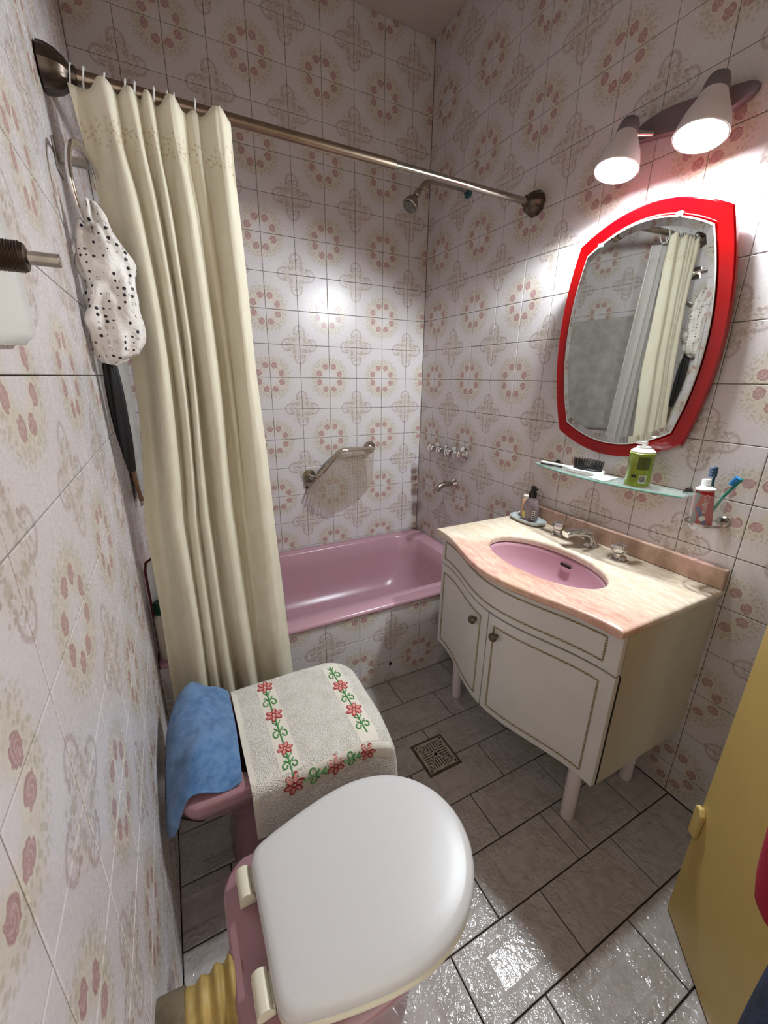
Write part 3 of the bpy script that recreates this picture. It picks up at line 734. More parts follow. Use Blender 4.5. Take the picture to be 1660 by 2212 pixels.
on_cyl(2.55, 3.15, 0.012, 0.040, 0.0316, (bx,by,bz)).obj('yellow_label', MT['yellowlabel'], body)
b2 = thing('amber_bottle', 'small amber bottle with pale cap half hidden behind the pump bottle', 'bottle', (1.412,-0.916,CT))
MB().lathe([(0.0,0.0),(0.018,0.0),(0.019,0.003),(0.019,0.062),(0.016,0.068),(0.0,0.068)], (1.408,-0.922,CT+0.0175), (0,0,1), 20).obj('bottle_body', MT['amber'], b2)
MB().lathe([(0.0,0.067),(0.0155,0.067),(0.0155,0.082),(0.013,0.084),(0.0,0.084)], (1.408,-0.922,CT+0.0175), (0,0,1), 20).obj('cap', MT['cream'], b2)
# ---------------------------------------------------------------- mirror with red frame
yaw, pit = math.radians(-3.0), math.radians(-2.3)
MN = Vector((-math.cos(yaw)*math.cos(pit), math.sin(yaw)*math.cos(pit), math.sin(pit)))
MU = Vector((0,0,1)).cross(MN).normalized(); MV = MN.cross(MU)       # MU points to -y side or +y side, MV up
if MU.y > 0: MU = -MU
MC = Vector((1.428, -1.228, 1.424))
def mp(a, b, c): return MC + MU*a + MV*b + MN*c
def barrel(hw, hh, bx_, by_, n=18):
    """corners (hw,hh), bulging sides bx_ and top/bottom by_"""
    pts = []
    def arc(p, q, bl, ax):
        for i in range(n):
            t = i/n; o = bl*(1-(2*t-1)**2)
            pts.append((p[0]+(q[0]-p[0])*t + ax[0]*o, p[1]+(q[1]-p[1])*t + ax[1]*o))
    arc((-hw,-hh),(hw,-hh), by_, (0,-1)); arc((hw,-hh),(hw,hh), bx_, (1,0)); arc((hw,hh),(-hw,hh), by_, (0,1)); arc((-hw,hh),(-hw,-hh), bx_, (-1,0))
    return pts
mir = thing('wall_mirror', 'barrel-shaped wall mirror in a glossy red frame above the glass shelf', 'mirror', MC)
fo = barrel(0.204,0.290,0.044,0.062); fi = barrel(0.172,0.258,0.040,0.054)
def ins(ps, k): return [(a*(1-k), b*(1-k)) for a, b in ps]
mb = MB(); mb.loft([[mp(a,b,0.0) for a,b in fo],[mp(a,b,0.012) for a,b in fo],[mp(a,b,0.016) for a,b in ins(fo,0.012)],[mp(a,b,0.016) for a,b in ins(fi,-0.02)],[mp(a,b,0.0) for a,b in ins(fi,0.05)]], False, False)
mb.obj('frame', MT['red'], mir, angle=30)
mb = MB(); mb.loft([[mp(a,b,0.0) for a,b in ins(fi,0.02)],[mp(a,b,-0.004) for a,b in ins(fi,0.02)]]); mb.obj('backing', MT['dark'], mir, smooth=False)
mb = MB(); mb.loft([[mp(a,b,0.0162) for a,b in fi],[mp(a,b,0.0200) for a,b in fi],[mp(a,b,0.0208) for a,b in ins(fi,0.012)]], True, False); gl = mb.obj('glass_rim', MT['mirroredge'], mir, smooth=False)
mb = MB(); mb.loft([[mp(a,b,0.0190) for a,b in ins(fi,0.012)],[mp(a,b,0.0209) for a,b in ins(fi,0.012)],[mp(a,b,0.0222) for a,b in ins(fi,0.075)]]); mb.obj('mirror_glass', MT['mirror'], mir, smooth=False)
for a, b in ((-0.130,0.279),(0.085,0.302)):
    mb = MB(); mb.add([mp(a+x,b+y,c) for c in (0.0165,0.0245) for x, y in ((-0.007,-0.006),(0.007,-0.006),(0.007,0.005),(-0.007,0.005))], ((3,2,1,0),(4,5,6,7),(0,1,5,4),(1,2,6,5),(2,3,7,6),(3,0,4,7)))
    mb.obj('clip', MT['glass'] if a < 0 else MT['white'], mir, smooth=False)
# ---------------------------------------------------------------- wall lamp with two spot heads
lamp = thing('wall_lamp', 'two-headed spot lamp on a grey wall plate above the mirror', 'lamp', (RX,-1.25,1.965))
pl = []
for i in range(60):
    a = 2*PI*i/60; yy = 0.152*math.cos(a); zz_ = 0.032*math.copysign(abs(math.sin(a))**0.8, math.sin(a)) + 0.012*math.sin(2.2*yy/0.15)
    pl.append((yy, zz_))
mb = MB(); mb.loft([[Vector((RX-0.0004-d, -1.255 + y*k, 1.968 + z*k)) for y, z in pl] for d, k in ((0.0,1.0),(0.014,1.0),(0.020,0.93))])
mb.obj('wall_plate', MT['lampplate'], lamp, angle=50)
for (ox, oy, oz, tx, sc_) in ((1.352,-1.140,1.868,0.24,1.0),(1.356,-1.352,1.862,0.24,1.0)):
    oc_ = Vector((ox,oy,oz)); axd = Vector((-tx, 0.0, -1.0)).normalized(); up = -axd
    hd = MB().lathe([(0.0575,0.0),(0.0590,0.002),(0.0560,0.018),(0.0480,0.045),(0.0360,0.070),(0.0285,0.088),(0.0265,0.094),(0.0250,0.092),(0.0340,0.066),(0.0460,0.040),(0.0540,0.014),(0.0555,0.001)], oc_, up, 36, cap0=False, cap1=False).obj('lamp_shade', MT['lampshade'], lamp)
    MB().lathe([(0.0,0.088),(0.0262,0.088),(0.0285,0.092),(0.0260,0.112),(0.0215,0.124),(0.0130,0.130),(0.0,0.131)], oc_, up, 28).obj('socket_cap', MT['lampplate'], lamp)
    MB().lathe([(0.0,0.008),(0.0500,0.008),(0.0530,0.003),(0.0500,0.001),(0.0300,-0.002),(0.0100,-0.003),(0.0,-0.003)], oc_, up, 32).obj('lens', MT['lens'], hd)
    ld = bpy.data.lights.new('lamp_bulb', 'SPOT'); ld.energy = LAMP_POWER; ld.color = (0.865, 0.945, 1.0); ld.spot_size = math.radians(178); ld.spot_blend = 0.30; ld.shadow_soft_size = 0.026
    lo_ = bpy.data.objects.new('lamp_bulb', ld); COL.objects.link(lo_); lo_.matrix_world = Matrix.Translation(oc_ + axd*0.008) @ Vector((-0.45, 0, -1)).to_track_quat('-Z', 'Y').to_matrix().to_4x4(); put(lo_, hd)
    jt = oc_ + up*0.098 + Vector((0.024, 0, 0))
    MB().tube([jt + Vector((-0.006,0,0)), jt + Vector((0.012,-0.008 if oy > -1.25 else 0.008,0.0)), Vector((RX-0.018, oy + (-0.03 if oy > -1.25 else 0.03), 1.962))], 0.0075, 12).obj('swivel_arm', MT['chrome'], lamp)
# ---------------------------------------------------------------- glass shelf and the things on it
SZ = 1.006
shelf = thing('glass_shelf', 'clear glass shelf with a curved front edge below the mirror', 'shelf', (1.40,-1.22,SZ))
so = [(RX-0.012,-0.975)]
for i in range(25):
    t = i/24; so.append((1.372 - 0.052*math.sin(PI*min(1,max(0,t)))**0.8, -0.975 - 0.522*t))
so += [(RX-0.012,-1.497)]
ring_ = lambda z, k=0: [Vector((x,y,z)) for x, y in so]
MB().loft([ring_(SZ-0.0052), ring_(SZ)], True, True).obj('glass_plate', [MT['shelfglass']], shelf, smooth=False)
ed = [Vector((x-0.0006,y,SZ-0.0026)) for x, y in so[1:-1]]
MB().tube(ed, 0.0027, 8).obj('polished_edge', MT['glassedge'], shelf)
for y in (-1.005,-1.470):
    MB().lathe([(0.0,-0.0004),(0.010,-0.0004),(0.011,0.003),(0.007,0.006),(0.006,0.024),(0.0,0.025)], (RX,y,SZ-0.002), (-1,0,0), 16).obj('bracket', MT['bronze'], shelf)
hb_ = thing('hair_brush', 'white hair brush with black bristles lying on the glass shelf', 'hair brush', (1.385,-1.15,SZ))
fr = lambda s: Vector((1.362 + 0.030*s, -1.012 - 0.225*s, 0))           # along the brush
dB = (fr(1)-fr(0)).normalized(); nB = Vector((-dB.y, dB.x, 0))
pts = [(0.0,0.006),(0.02,0.008),(0.10,0.008),(0.38,0.007),(0.46,0.012),(0.52,0.024),(0.62,0.030),(0.80,0.032),(0.92,0.029),(0.98,0.020),(1.0,0.006)]
def br_loop(z, k): 
    a = [fr(0)+dB*(0.232*s)+nB*w*k for s, w in pts]; b = [fr(0)+dB*(0.232*s)-nB*w*k for s, w in reversed(pts)]
    return [Vector((p.x,p.y,z)) for p in a+b]
tilt = lambda p: p
bo = MB().loft([br_loop(SZ+0.0008,0.9), br_loop(SZ+0.005,1.0), br_loop(SZ+0.012,1.0), br_loop(SZ+0.014,0.92)]).obj('brush_body', MT['white'], hb_, angle=50)
stp = MB(); stp.box((-0.002,0,0),(0,0,0)); 
hs = MB().tube([Vector((p.x,p.y,SZ+0.0065)) - nB*0.0082 for p in [fr(0)+dB*0.232*s for s in (0.01,0.12,0.25,0.38)]], 0.0028, 8).obj('grip_strip', MT['black'], hb_)
cu = MB(); cb = fr(0)+dB*0.232*0.76
cu.lathe([(1,0.0),(1.0,0.004),(0.8,0.008),(0.0,0.0095)], (0,0,0), (0,0,1), 24)
cu.v = [tuple(Vector((cb.x,cb.y,SZ+0.0135)) + dB*(x*0.050) + nB*(y*0.025) + Vector((0,0,z))) for x, y, z in cu.v]
cushion = cu.obj('cushion', MT['black'], hb_)
bs = MB()
for i in range(13):
    for j in range(7):
        a = (i-6)/6.4; b = (j-3)/3.3
        if a*a + b*b > 1: continue
        p = Vector((cb.x,cb.y,SZ+0.019)) + dB*a*0.048 + nB*b*0.023
        bs.cyl(p, p + Vector((0,0,0.028)) + dB*a*0.004 + nB*b*0.003, 0.0013, 5)
bs.obj('bristles', MT['black'], cushion)['kind'] = 'stuff'
tips = MB()
cd_ = [(1.334,-1.229),(1.326,-1.294),(1.413,-1.281),(1.404,-1.232)]
card = MB().loft([[Vector((x,y,SZ+0.0006)) for x,y in cd_],[Vector((x,y,SZ+0.0026)) for x,y in cd_]]).obj('pale_card', MT['card'], smooth=False)
tag(card, 'small pale rectangular card lying on the glass shelf between brush and can', 'card')
cn = thing('spray_can', 'green aerosol can with white nozzle standing on the glass shelf', 'spray can', (1.385,-1.360,SZ))
cx_, cy_, R0 = 1.384, -1.360, 0.0335
cbod = MB().lathe([(0.0,0.0005),(R0-0.003,0.0005),(R0,0.003),(R0,0.095),(R0+0.0008,0.096),(R0+0.0008,0.0985),(R0-0.001,0.100),(0.0,0.100)], (cx_,cy_,SZ), (0,0,1), 40).obj('can_body', MT['green'], cn)
MB().lathe([(0.0,0.0998),(R0-0.001,0.0998),(R0-0.001,0.104),(R0-0.006,0.109),(0.019,0.113),(0.019,0.117),(0.0165,0.118),(0.0,0.117)], (cx_,cy_,SZ), (0,0,1), 32).obj('can_collar', MT['white'], cn)
mb = MB(); mb.lathe([(0.0,0.117),(0.0045,0.117),(0.0045,0.124),(0.0,0.125)], (cx_,cy_,SZ), (0,0,1), 14)
mb.box((cx_-0.006, cy_-0.006, SZ+0.1235), (cx_+0.006, cy_+0.022, SZ+0.131)); mb.obj('nozzle', MT['white'], cn, smooth=False)
cc = (cx_,cy_,SZ)
on_cyl(3.75,4.35,0.012,0.036,R0+0.0004,cc).obj('barcode_label', MT['label'], cbod)
for k in range(9): on_cyl(3.82+0.05*k,3.82+0.05*k+(0.02 if k%2 else 0.032),0.016,0.034,R0+0.0008,cc,3).obj('barcode_print', MT['barcode'], cbod)
on_cyl(3.12,3.55,0.028,0.036,R0+0.0004,cc).obj('black_print', MT['barcode'], cbod)
on_cyl(3.45,4.45,0.052,0.090,R0+0.0004,cc,12).obj('text_panel', MT['candark'], cbod)
# ---------------------------------------------------------------- tumbler ring with toothpaste and brushes
ck = Vector((1.405,-1.548,0.930))
hold = thing('tumbler_holder', 'small metal ring holder on the wall right of the glass shelf', 'holder', (RX,-1.575,0.93))
MB().tube([ck + Vector((0.040*math.cos(2*PI*i/30),0.040*math.sin(2*PI*i/30),0.012)) for i in range(30)], 0.0032, 8, closed=True).obj('ring', MT['steel'], hold)
MB().tube([ck + Vector((0.040,-0.004,0.012)), ck + Vector((0.048,-0.012,0.012)), Vector((RX-0.001,-1.572,0.942))], 0.0035, 8).obj('arm', MT['steel'], hold)
MB().lathe([(0.0,-0.0004),(0.016,-0.0004),(0.017,0.003),(0.013,0.007),(0.0,0.008)], (RX,-1.572,0.942), (-1,0,0), 20).obj('wall_plate', MT['steel'], hold)
tum = MB().lathe([(0.0,0.0),(0.031,0.0),(0.033,0.002),(0.0385,0.100),(0.0370,0.100),(0.0318,0.005),(0.0,0.005)], ck + Vector((0,0,-0.006)), (0,0,1), 36).obj('tumbler', MT['glass'])
tag(tum, 'clear glass tumbler in the wall ring with toothpaste and brushes', 'tumbler')
tp = thing('toothpaste_tube', 'red toothpaste tube with white cap standing in the clear tumbler', 'toothpaste', ck)
tb0 = ck + Vector((-0.004,0.002,0.002)); tax = Vector((-0.03,0.10,1)).normalized(); 
sx = Vector((0.62,-0.785,0)); sx = (sx - tax*sx.dot(tax)).normalized(); sy = tax.cross(sx)
tl_ = []; nT = 28
for hgt, w_, d_ in ((0.0,0.0245,0.0015),(0.02,0.0243,0.006),(0.05,0.0235,0.012),(0.085,0.0215,0.0165),(0.100,0.0200,0.0180),(0.1015,0.018,0.0165)):
    tl_.append([tb0 + tax*hgt + sx*w_*math.cos(2*PI*i/nT) + sy*d_*math.sin(2*PI*i/nT) for i in range(nT)])
tbody = MB().loft(tl_).obj('tube_body', MT['tubered'], tp, angle=50)
MB().lathe([(0.0,0.1005),(0.0225,0.1005),(0.0225,0.104),(0.0120,0.111),(0.0105,0.113),(0.0105,0.128),(0.0095,0.1295),(0.0,0.1295)], tb0, tax, 28).obj('cap', MT['white'], tp)
side = 1 if sy.dot(Vector((0.141,-2.075,1.3)) - tb0) > 0 else -1
def tsurf(a, hgt, off=0.0004):
    """a in -1..1 across the camera-facing side of the tube"""
    for k in range(len(tl_)-1): pass
    hs_ = [0.0,0.02,0.05,0.085,0.100]; ws = [0.0245,0.0243,0.0235,0.0215,0.0200]; ds = [0.0015,0.006,0.012,0.0165,0.0180]
    k = 0
    while k < 3 and hgt > hs_[k+1]: k += 1
    f_ = (hgt-hs_[k])/(hs_[k+1]-hs_[k]); w_ = ws[k]+(ws[k+1]-ws[k])*f_; d_ = ds[k]+(ds[k+1]-ds[k])*f_
    return tb0 + tax*hgt + sx*w_*a + sy*side*(d_*math.sqrt(max(0,1-a*a)) + off)
asg = 1 if sx.dot(Vector((0.888,-0.459,0))) > 0 else -1      # +a is to the right in the picture
def patch(fn, name, mat, nu=10, nv=12): return MB().grid(nu, nv, fn).obj(name, MT[mat], tbody)
patch(lambda s,t: tsurf(asg*(-0.97 + (0.24 + 0.14*math.sin(9*t))*s), 0.004+0.094*t), 'silver_green_panel', 'tubegrey')
patch(lambda s,t: tsurf(asg*(-0.45 + 0.42*s + 0.9*(0.55-t)), 0.004+0.050*t, 0.0007), 'blue_stripe', 'tubeblue')
MB().add([tsurf(asg*(-0.05+0.30*math.cos(2*PI*i/20)), 0.022+0.008*math.sin(2*PI*i/20), 0.0011) for i in range(20)], [tuple(range(20))]).obj('silver_spot', MT['label'], tbody)
fnt = bpy.data.curves.new('lettering', 'FONT'); fnt.body = 'Colgate'; fnt.size = 0.0165; fnt.align_x = 'CENTER'; fnt.align_y = 'CENTER'; fnt.resolution_u = 3
ft = bpy.data.objects.new('lettering_src', fnt); COL.objects.link(ft); bpy.context.view_layer.update()
me = bpy.data.meshes.new_from_object(ft); bpy.data.objects.remove(ft)
for v in me.vertices:
    px_, py_ = v.co.x, v.co.y
    v.co = tsurf(asg*(0.06 + py_/0.0235), 0.064 - px_, 0.0008)
me.materials.append(MT['label']); lo = bpy.data.objects.new('lettering', me); COL.objects.link(lo); put(lo, tbody)
def toothbrush(label, a, b, c, mh, mbr, face):
    t = thing('toothbrush', label, 'toothbrush', a)
    P = catmull([a, Vector(a).lerp(Vector(b),0.5)+Vector(face)*-0.004, b, c], 8)
    MB().tube(P, [0.0040]*8 + [0.0036]*8 + [0.0034]*9, 8).obj('handle', MT[mh], t)
    d = (Vector(c)-Vector(b)).normalized(); fa = Vector(face); fa = (fa - d*fa.dot(d)).normalized(); w = d.cross(fa)
    h0 = Vector(c) - d*0.004
    hdm = MB(); hdm.add([h0 + d*l + w*ww + fa*th for th in (-0.003,0.003) for l, ww in ((0,-0.005),(0.028,-0.0055),(0.028,0.0055),(0,0.005))], ((3,2,1,0),(4,5,6,7),(0,1,5,4),(1,2,6,5),(2,3,7,6),(3,0,4,7)))
    ho = bevel(hdm.obj('head', MT[mh], t, smooth=False), 0.0015)
    br = MB()
    for i in range(6):
        for j in range(3):
            p = h0 + d*(0.003+0.0044*i) + w*(j-1)*0.0036 + fa*0.003
            br.cyl(p, p + fa*(0.0115 + 0.001*((i+j)%2)), 0.0016, 6)
    br.obj('bristles', MT[mbr], ho)['kind'] = 'stuff'
toothbrush('teal toothbrush with bright blue bristles leaning right in the tumbler', ck+Vector((0.004,0.012,0.006)), ck+Vector((0.008,-0.026,0.092)), ck+Vector((0.006,-0.044,0.124)), 'teal', 'blue', (-0.25,0.95,0.1))
toothbrush('slate blue toothbrush standing behind the toothpaste cap', ck+Vector((0.012,-0.006,0.006)), ck+Vector((0.020,0.010,0.110)), ck+Vector((0.021,0.012,0.138)), 'tealdark', 'bluegrey', (-0.9,0.3,0.0))
# ---------------------------------------------------------------- bidet
def dloop(xb, xf, hw, z, yc, rb=0.05, fr_=0.55, n=16, tip=2.0):
    xm = xb + (xf-xb)*(1-fr_); pts = []
    for i in range(2*n+1):
        a = -PI/2 + PI*i/(2*n); ca, sa = math.cos(a), math.sin(a)
        pts.append(Vector((xm + (xf-xm)*abs(ca)**(2/tip), yc + hw*math.copysign(abs(sa)**(2/tip), sa), z)))
    for i in range(5):
        a = PI/2 + (PI/2)*(i+1)/5; pts.append(Vector((xb+rb + rb*math.cos(a), yc + hw - rb + rb*math.sin(a), z)))
    for i in range(5):
        a = PI + (PI/2)*i/5; pts.append(Vector((xb+rb + rb*math.cos(a), yc - hw + rb + rb*math.sin(a), z)))
    return pts
BY, BZ = -1.145, 0.385
bid = thing('bidet', 'old rose pink bidet standing between tub and toilet, covered by cloths', 'bidet', (0.30,BY,0))
MB().loft([dloop(0.145,0.42,0.085,0.0,BY-0.0), dloop(0.14,0.42,0.090,0.02,BY), dloop(0.150,0.40,0.078,0.12,BY), dloop(0.145,0.42,0.085,0.21,BY), dloop(0.09,0.50,0.125,0.285,BY), dloop(0.050,0.555,0.155,0.335,BY), dloop(0.042,0.572,0.163,0.362,BY), dloop(0.043,0.571,0.162,0.378,BY), dloop(0.050,0.565,0.156,BZ,BY),
           dloop(0.145,0.535,0.125,BZ-0.001,BY,0.08), dloop(0.155,0.525,0.117,BZ-0.012,BY,0.08), dloop(0.18,0.50,0.10,0.30,BY,0.08), dloop(0.24,0.44,0.06,0.255,BY,0.05)]).obj('bowl', MT['pinkdark'], bid, angle=60)
MB().lathe([(0.0,0.0),(0.022,0.0),(0.022,0.006),(0.014,0.012),(0.013,0.034),(0.018,0.040),(0.018,0.052),(0.0,0.055)], (0.100,-1.06,BZ+0.0003), (0,0,1), 18).obj('tap', MT['chrome'], bid)
MB().lathe([(0.0,0.0),(0.022,0.0),(0.022,0.006),(0.014,0.012),(0.013,0.034),(0.018,0.040),(0.018,0.052),(0.0,0.055)], (0.100,-1.20,BZ+0.0003), (0,0,1), 18).obj('tap', MT['chrome'], bid)
hz = tag(MB().tube(catmull([(0.004,-1.10,0.16),(0.05,-1.12,0.14),(0.085,-1.16,0.17),(0.10,-1.15,0.215),(0.104,-1.14,0.262)], 8), 0.0075, 10).obj('supply_hose', MT['hose']), 'dark flexible water hose under the bidet at the left wall', 'hose')
# ---------------------------------------------------------------- floral bath mat draped over the bidet
MZ = BZ + 0.0045
mx1, myn, myf = 0.548, -1.308, -0.990
def roll(e, rr=0.022):
    if e <= 0: return 0.0, 0.0
    a = e/rr
    if a < PI/2: return rr*math.sin(a), rr*(1-math.cos(a))
    return rr + (e-rr*PI/2)*0.10, rr + (e-rr*PI/2)
def drape(a, b):
    cr = 0.10                                # rounded front corners of the bidet underneath
    ex, en, ef = a-mx1, myn-b, b-myf
    ox, dx = roll(ex); on_, dn = roll(en); of_, df = roll(ef)
    x = min(a, mx1) + ox; y = min(max(b, myn), myf) - on_ + of_
    z = MZ - max(dx, dn, df)
    # the front tip is round: the mat sags over the corners
    cxx = max(0, a-(mx1-cr)); cyy = max(0, abs(b-BY)-(0.163-cr)); k = math.hypot(cxx, cyy)
    if cxx > 0 and cyy > 0 and k > cr*1.02:
        _, dd = roll((k-cr)*0.9); z = min(z, MZ - dd) 
    w = 0.004*noise.noise(Vector((a*13, b*13, 1.0))) + 0.010*max(0, noise.noise(Vector((a*5, b*5, 4.2))))
    return Vector((x, y, z + w + 0.004))
A0, A1, B0, B1 = 0.196, 0.655, -1.308-0.150, -0.990+0.075
def mskew(a, b): return drape(a + 0.02*(b-myn)*0, b)
mat_t = thing('bath_mat', 'white terry bath mat embroidered with red flowers, draped over the bidet', 'bath mat', (0.38,BY,BZ))
sm = MB().grid(110, 130, lambda s, t: mskew(A0+(A1-A0)*s, B0+(B1-B0)*t)).obj('mat_cloth', MT['mat'], mat_t, angle=180)
solid(sm, 0.0045, 1)
def onmat(a, b, off):
    e = 0.002; p = mskew(a,b); n_ = (mskew(a+e,b)-mskew(a-e,b)).cross(mskew(a,b+e)-mskew(a,b-e)).normalized()
    if n_.z < 0 and abs(n_.z) > 0.2: n_ = -n_
    if abs(n_.z) <= 0.2 and n_.y > 0 and b < BY: n_ = -n_
    return p + n_*(0.0046+off)
def flower(a, b, r=0.0205, rot=0.0):
    r *= 1.22
    f = MB(); g = MB(); cen = MB()
    for k in range(6):
        an = rot + 2*PI*k/6; cx, cy = a+math.cos(an)*r*0.56, b+math.sin(an)*r*0.56
        def el(ra, rb_): return [(cx + math.cos(an)*ra*math.cos(q) - math.sin(an)*rb_*math.sin(q), cy + math.sin(an)*ra*math.cos(q) + math.cos(an)*rb_*math.sin(q)) for q in [2*PI*i/12 for i in range(12)]]
        f.add([onmat(x,y,0.0004+0.0001*k) for x,y in el(r*0.46,r*0.30)], [tuple(range(12))])
        g.add([onmat(x,y,0.0014+0.0001*k) for x,y in el(r*0.30,r*0.165)], [tuple(range(12))])
    o = f.obj('embroidered_flower', MT['embred'], sm, smooth=False); o2 = g
    f2 = g.obj('petal_fill', MT['embpink'], sm, smooth=False)
def vine(a0, b0, a1, b1):
    d = Vector((a1-a0, b1-b0, 0)); L_ = d.length; d.normalize(); n_ = Vector((-d.y, d.x, 0)); mb = MB()
    def P(s, w): q = Vector((a0,b0,0)) + d*(s*L_) + n_*w; return onmat(q.x, q.y, 0.0006)
    mb.tube([P(s, 0) for s in (0.0,0.25,0.5,0.75,1.0)], 0.0021, 6)
    for sg in (1,-1):
        mb.tube([P(0.30-0.14*math.sin(q)*0.9 + 0.10, sg*(0.006+0.006*(1-math.cos(q)))) for q in [i*0.55 for i in range(9)]], 0.0020, 6)
        mb.tube([P(0.45, 0), P(0.60, sg*0.007), P(0.66, sg*0.012)], 0.0019, 5)
        mb.tube([P(0.58, sg*0.0065), P(0.52, sg*0.012)], 0.0017, 5)
        mb.tube([P(0.72, 0), P(0.86, sg*0.006), P(0.93, sg*0.011)], 0.0017, 5)
    mb.obj('embroidered_vine', MT['embgreen'], sm)
CA, CB = 0.293, 0.503
for nm, a0_, a1_, b0_, b1_ in (('woven_band', CA-0.026, CA+0.026, -1.372, -0.998), ('woven_band', CB-0.026, CB+0.026, -1.320, -0.998), ('woven_band', CA+0.026, 0.560, -1.372, -1.322), ('side_hem', 0.1965, 0.210, -1.450, -0.960)):
    MB().grid(14, 40, lambda s, t: onmat(a0_+(a1_-a0_)*s, b0_+(b1_-b0_)*t, 0.0002)).obj(nm, MT['hem'], sm, angle=180)
fb_ = [-1.008, -1.130, -1.252, -1.345]
for b in fb_[:2]: flower(CA, b, rot=0.3)
flower(CA, fb_[2], 0.017, 0.1); flower(CA, fb_[3], 0.022, 0.2)
vine(CA, -1.112, CA, -1.026); vine(CA, -1.236, CA, -1.148); vine(CA, -1.325, CA, -1.268)
for b in (-1.105, -1.212): flower(CB, b, rot=0.15)
vine(CB, -1.086, CB, -1.008); vine(CB, -1.194, CB, -1.124); vine(CB, -1.300, CB, -1.232)
flower(0.400, -1.345, 0.021, 0.4); flower(0.488, -1.345, 0.020, 0.0)
vine(0.315, -1.345, 0.379, -1.345); vine(0.421, -1.345, 0.470, -1.345)
# ---------------------------------------------------------------- blue towel draped over the wall end of the bidet
def netsurf(net, nu, nv):
    rows_ = [catmull(r, 10) for r in net]; m = len(rows_[0]); cols = [catmull([rows_[k][i] for k in range(len(rows_))], 10) for i in range(m)]
    q = len(cols[0])
    def f(s, t):
        a = s*(m-1); b = t*(q-1); i, j = min(int(a), m-2), min(int(b), q-2); fa, fb2 = a-i, b-j
        return cols[i][j].lerp(cols[i+1][j], fa).lerp(cols[i][j+1].lerp(cols[i+1][j+1], fa), fb2)
    return f
bn = [   # rows far -> near, columns wall side -> right
 [(0.040,-0.945,0.36),(0.062,-0.955,0.415),(0.100,-0.955,0.452),(0.145,-0.962,0.420),(0.188,-0.975,0.397)],
 [(0.022,-1.02,0.36),(0.050,-1.02,0.425),(0.100,-1.03,0.462),(0.148,-1.035,0.432),(0.189,-1.04,0.400)],
 [(0.014,-1.11,0.335),(0.036,-1.12,0.420),(0.095,-1.13,0.452),(0.148,-1.13,0.428),(0.189,-1.13,0.400)],
 [(0.012,-1.19,0.320),(0.032,-1.20,0.405),(0.090,-1.20,0.458),(0.145,-1.20,0.420),(0.186,-1.205,0.400)],
 [(0.012,-1.25,0.315),(0.030,-1.265,0.365),(0.080,-1.255,0.420),(0.135,-1.262,0.404),(0.184,-1.262,0.398)],
 [(0.014,-1.270,0.290),(0.036,-1.292,0.330),(0.072,-1.288,0.392),(0.130,-1.295,0.392),(0.180,-1.292,0.394)]]
bnf = netsurf(bn, 0, 0)
def bfold(s, t): return bnf(s, t) + Vector((0, 0, (0.009*noise.noise(Vector((s*4, t*5, 2))) + 0.007*math.sin(7*s+4.5*t) + 0.006*max(0, math.sin(11*t-6*s)))*min(1,s*4)*min(1,(1-s)*5)))
btw = MB().grid(60, 60, bfold).obj('blue_towel', MT['bluetowel'], angle=180)
solid(btw, 0.003, 1); tag(btw, 'sky blue towel draped over the wall end of the bidet', 'towel')
# ---------------------------------------------------------------- toilet
TY = -1.602
wc = thing('toilet', 'rose pink toilet with a closed white lid in the foreground', 'toilet', (0.33,TY,0))
MB().loft([dloop(0.17,0.46,0.095,0.0,TY), dloop(0.165,0.46,0.10,0.02,TY), dloop(0.175,0.44,0.088,0.12,TY), dloop(0.16,0.47,0.10,0.22,TY), dloop(0.125,0.53,0.145,0.31,TY,0.06), dloop(0.115,0.552,0.158,0.35,TY,0.06), dloop(0.112,0.556,0.160,0.372,TY,0.06), dloop(0.118,0.550,0.154,0.380,TY,0.06),
           dloop(0.22,0.51,0.11,0.379,TY,0.06), dloop(0.235,0.49,0.095,0.30,TY,0.06), dloop(0.28,0.44,0.05,0.22,TY,0.04)]).obj('bowl', MT['pinkdark'], wc, angle=60)
def lid_loop(z, d=0.0):
    hp = [(0.166,0.0),(0.166,0.085),(0.168,0.108),(0.178,0.125),(0.200,0.135),(0.235,0.145),(0.290,0.158),(0.345,0.167),(0.400,0.169),(0.450,0.160),(0.495,0.140),(0.532,0.108),(0.558,0.068),(0.570,0.030)]
    c0 = Vector((0.36, 0, 0)); pts = [Vector((x, w, 0)) for x, w in hp] + [Vector((0.573, 0, 0))] + [Vector((x, -w, 0)) for x, w in reversed(hp[1:])]
    pts = catmull(pts, 4, True); out = []
    for p in pts:
        q = c0 - p; q.normalize(); p = p + q*d; out.append(Vector((p.x, p.y + TY, z)))
    return out
seat = MB().loft([lid_loop(0.384,0.012), lid_loop(0.386,0.004), lid_loop(0.394,0.001), lid_loop(0.402,0.006), lid_loop(0.403,0.07), lid_loop(0.385,0.075)], False, False).obj('seat', MT['ivory'], wc, angle=60)
lid = MB().loft([lid_loop(0.4045,0.012), lid_loop(0.406,0.004), lid_loop(0.416,0.0), lid_loop(0.428,0.001), lid_loop(0.4355,0.007), lid_loop(0.4385,0.018), lid_loop(0.440,0.05), lid_loop(0.4405,0.11)]).obj('lid', MT['lid'], wc, angle=60)
for y in (-1.517, -1.675):
    hg = MB().cyl((0.151,y-0.026,0.408),(0.151,y+0.026,0.408),0.0125,18)
    hg.box((0.138,y-0.020,0.381),(0.166,y+0.020,0.410)); hg.obj('hinge', MT['ivory'], wc, angle=30)
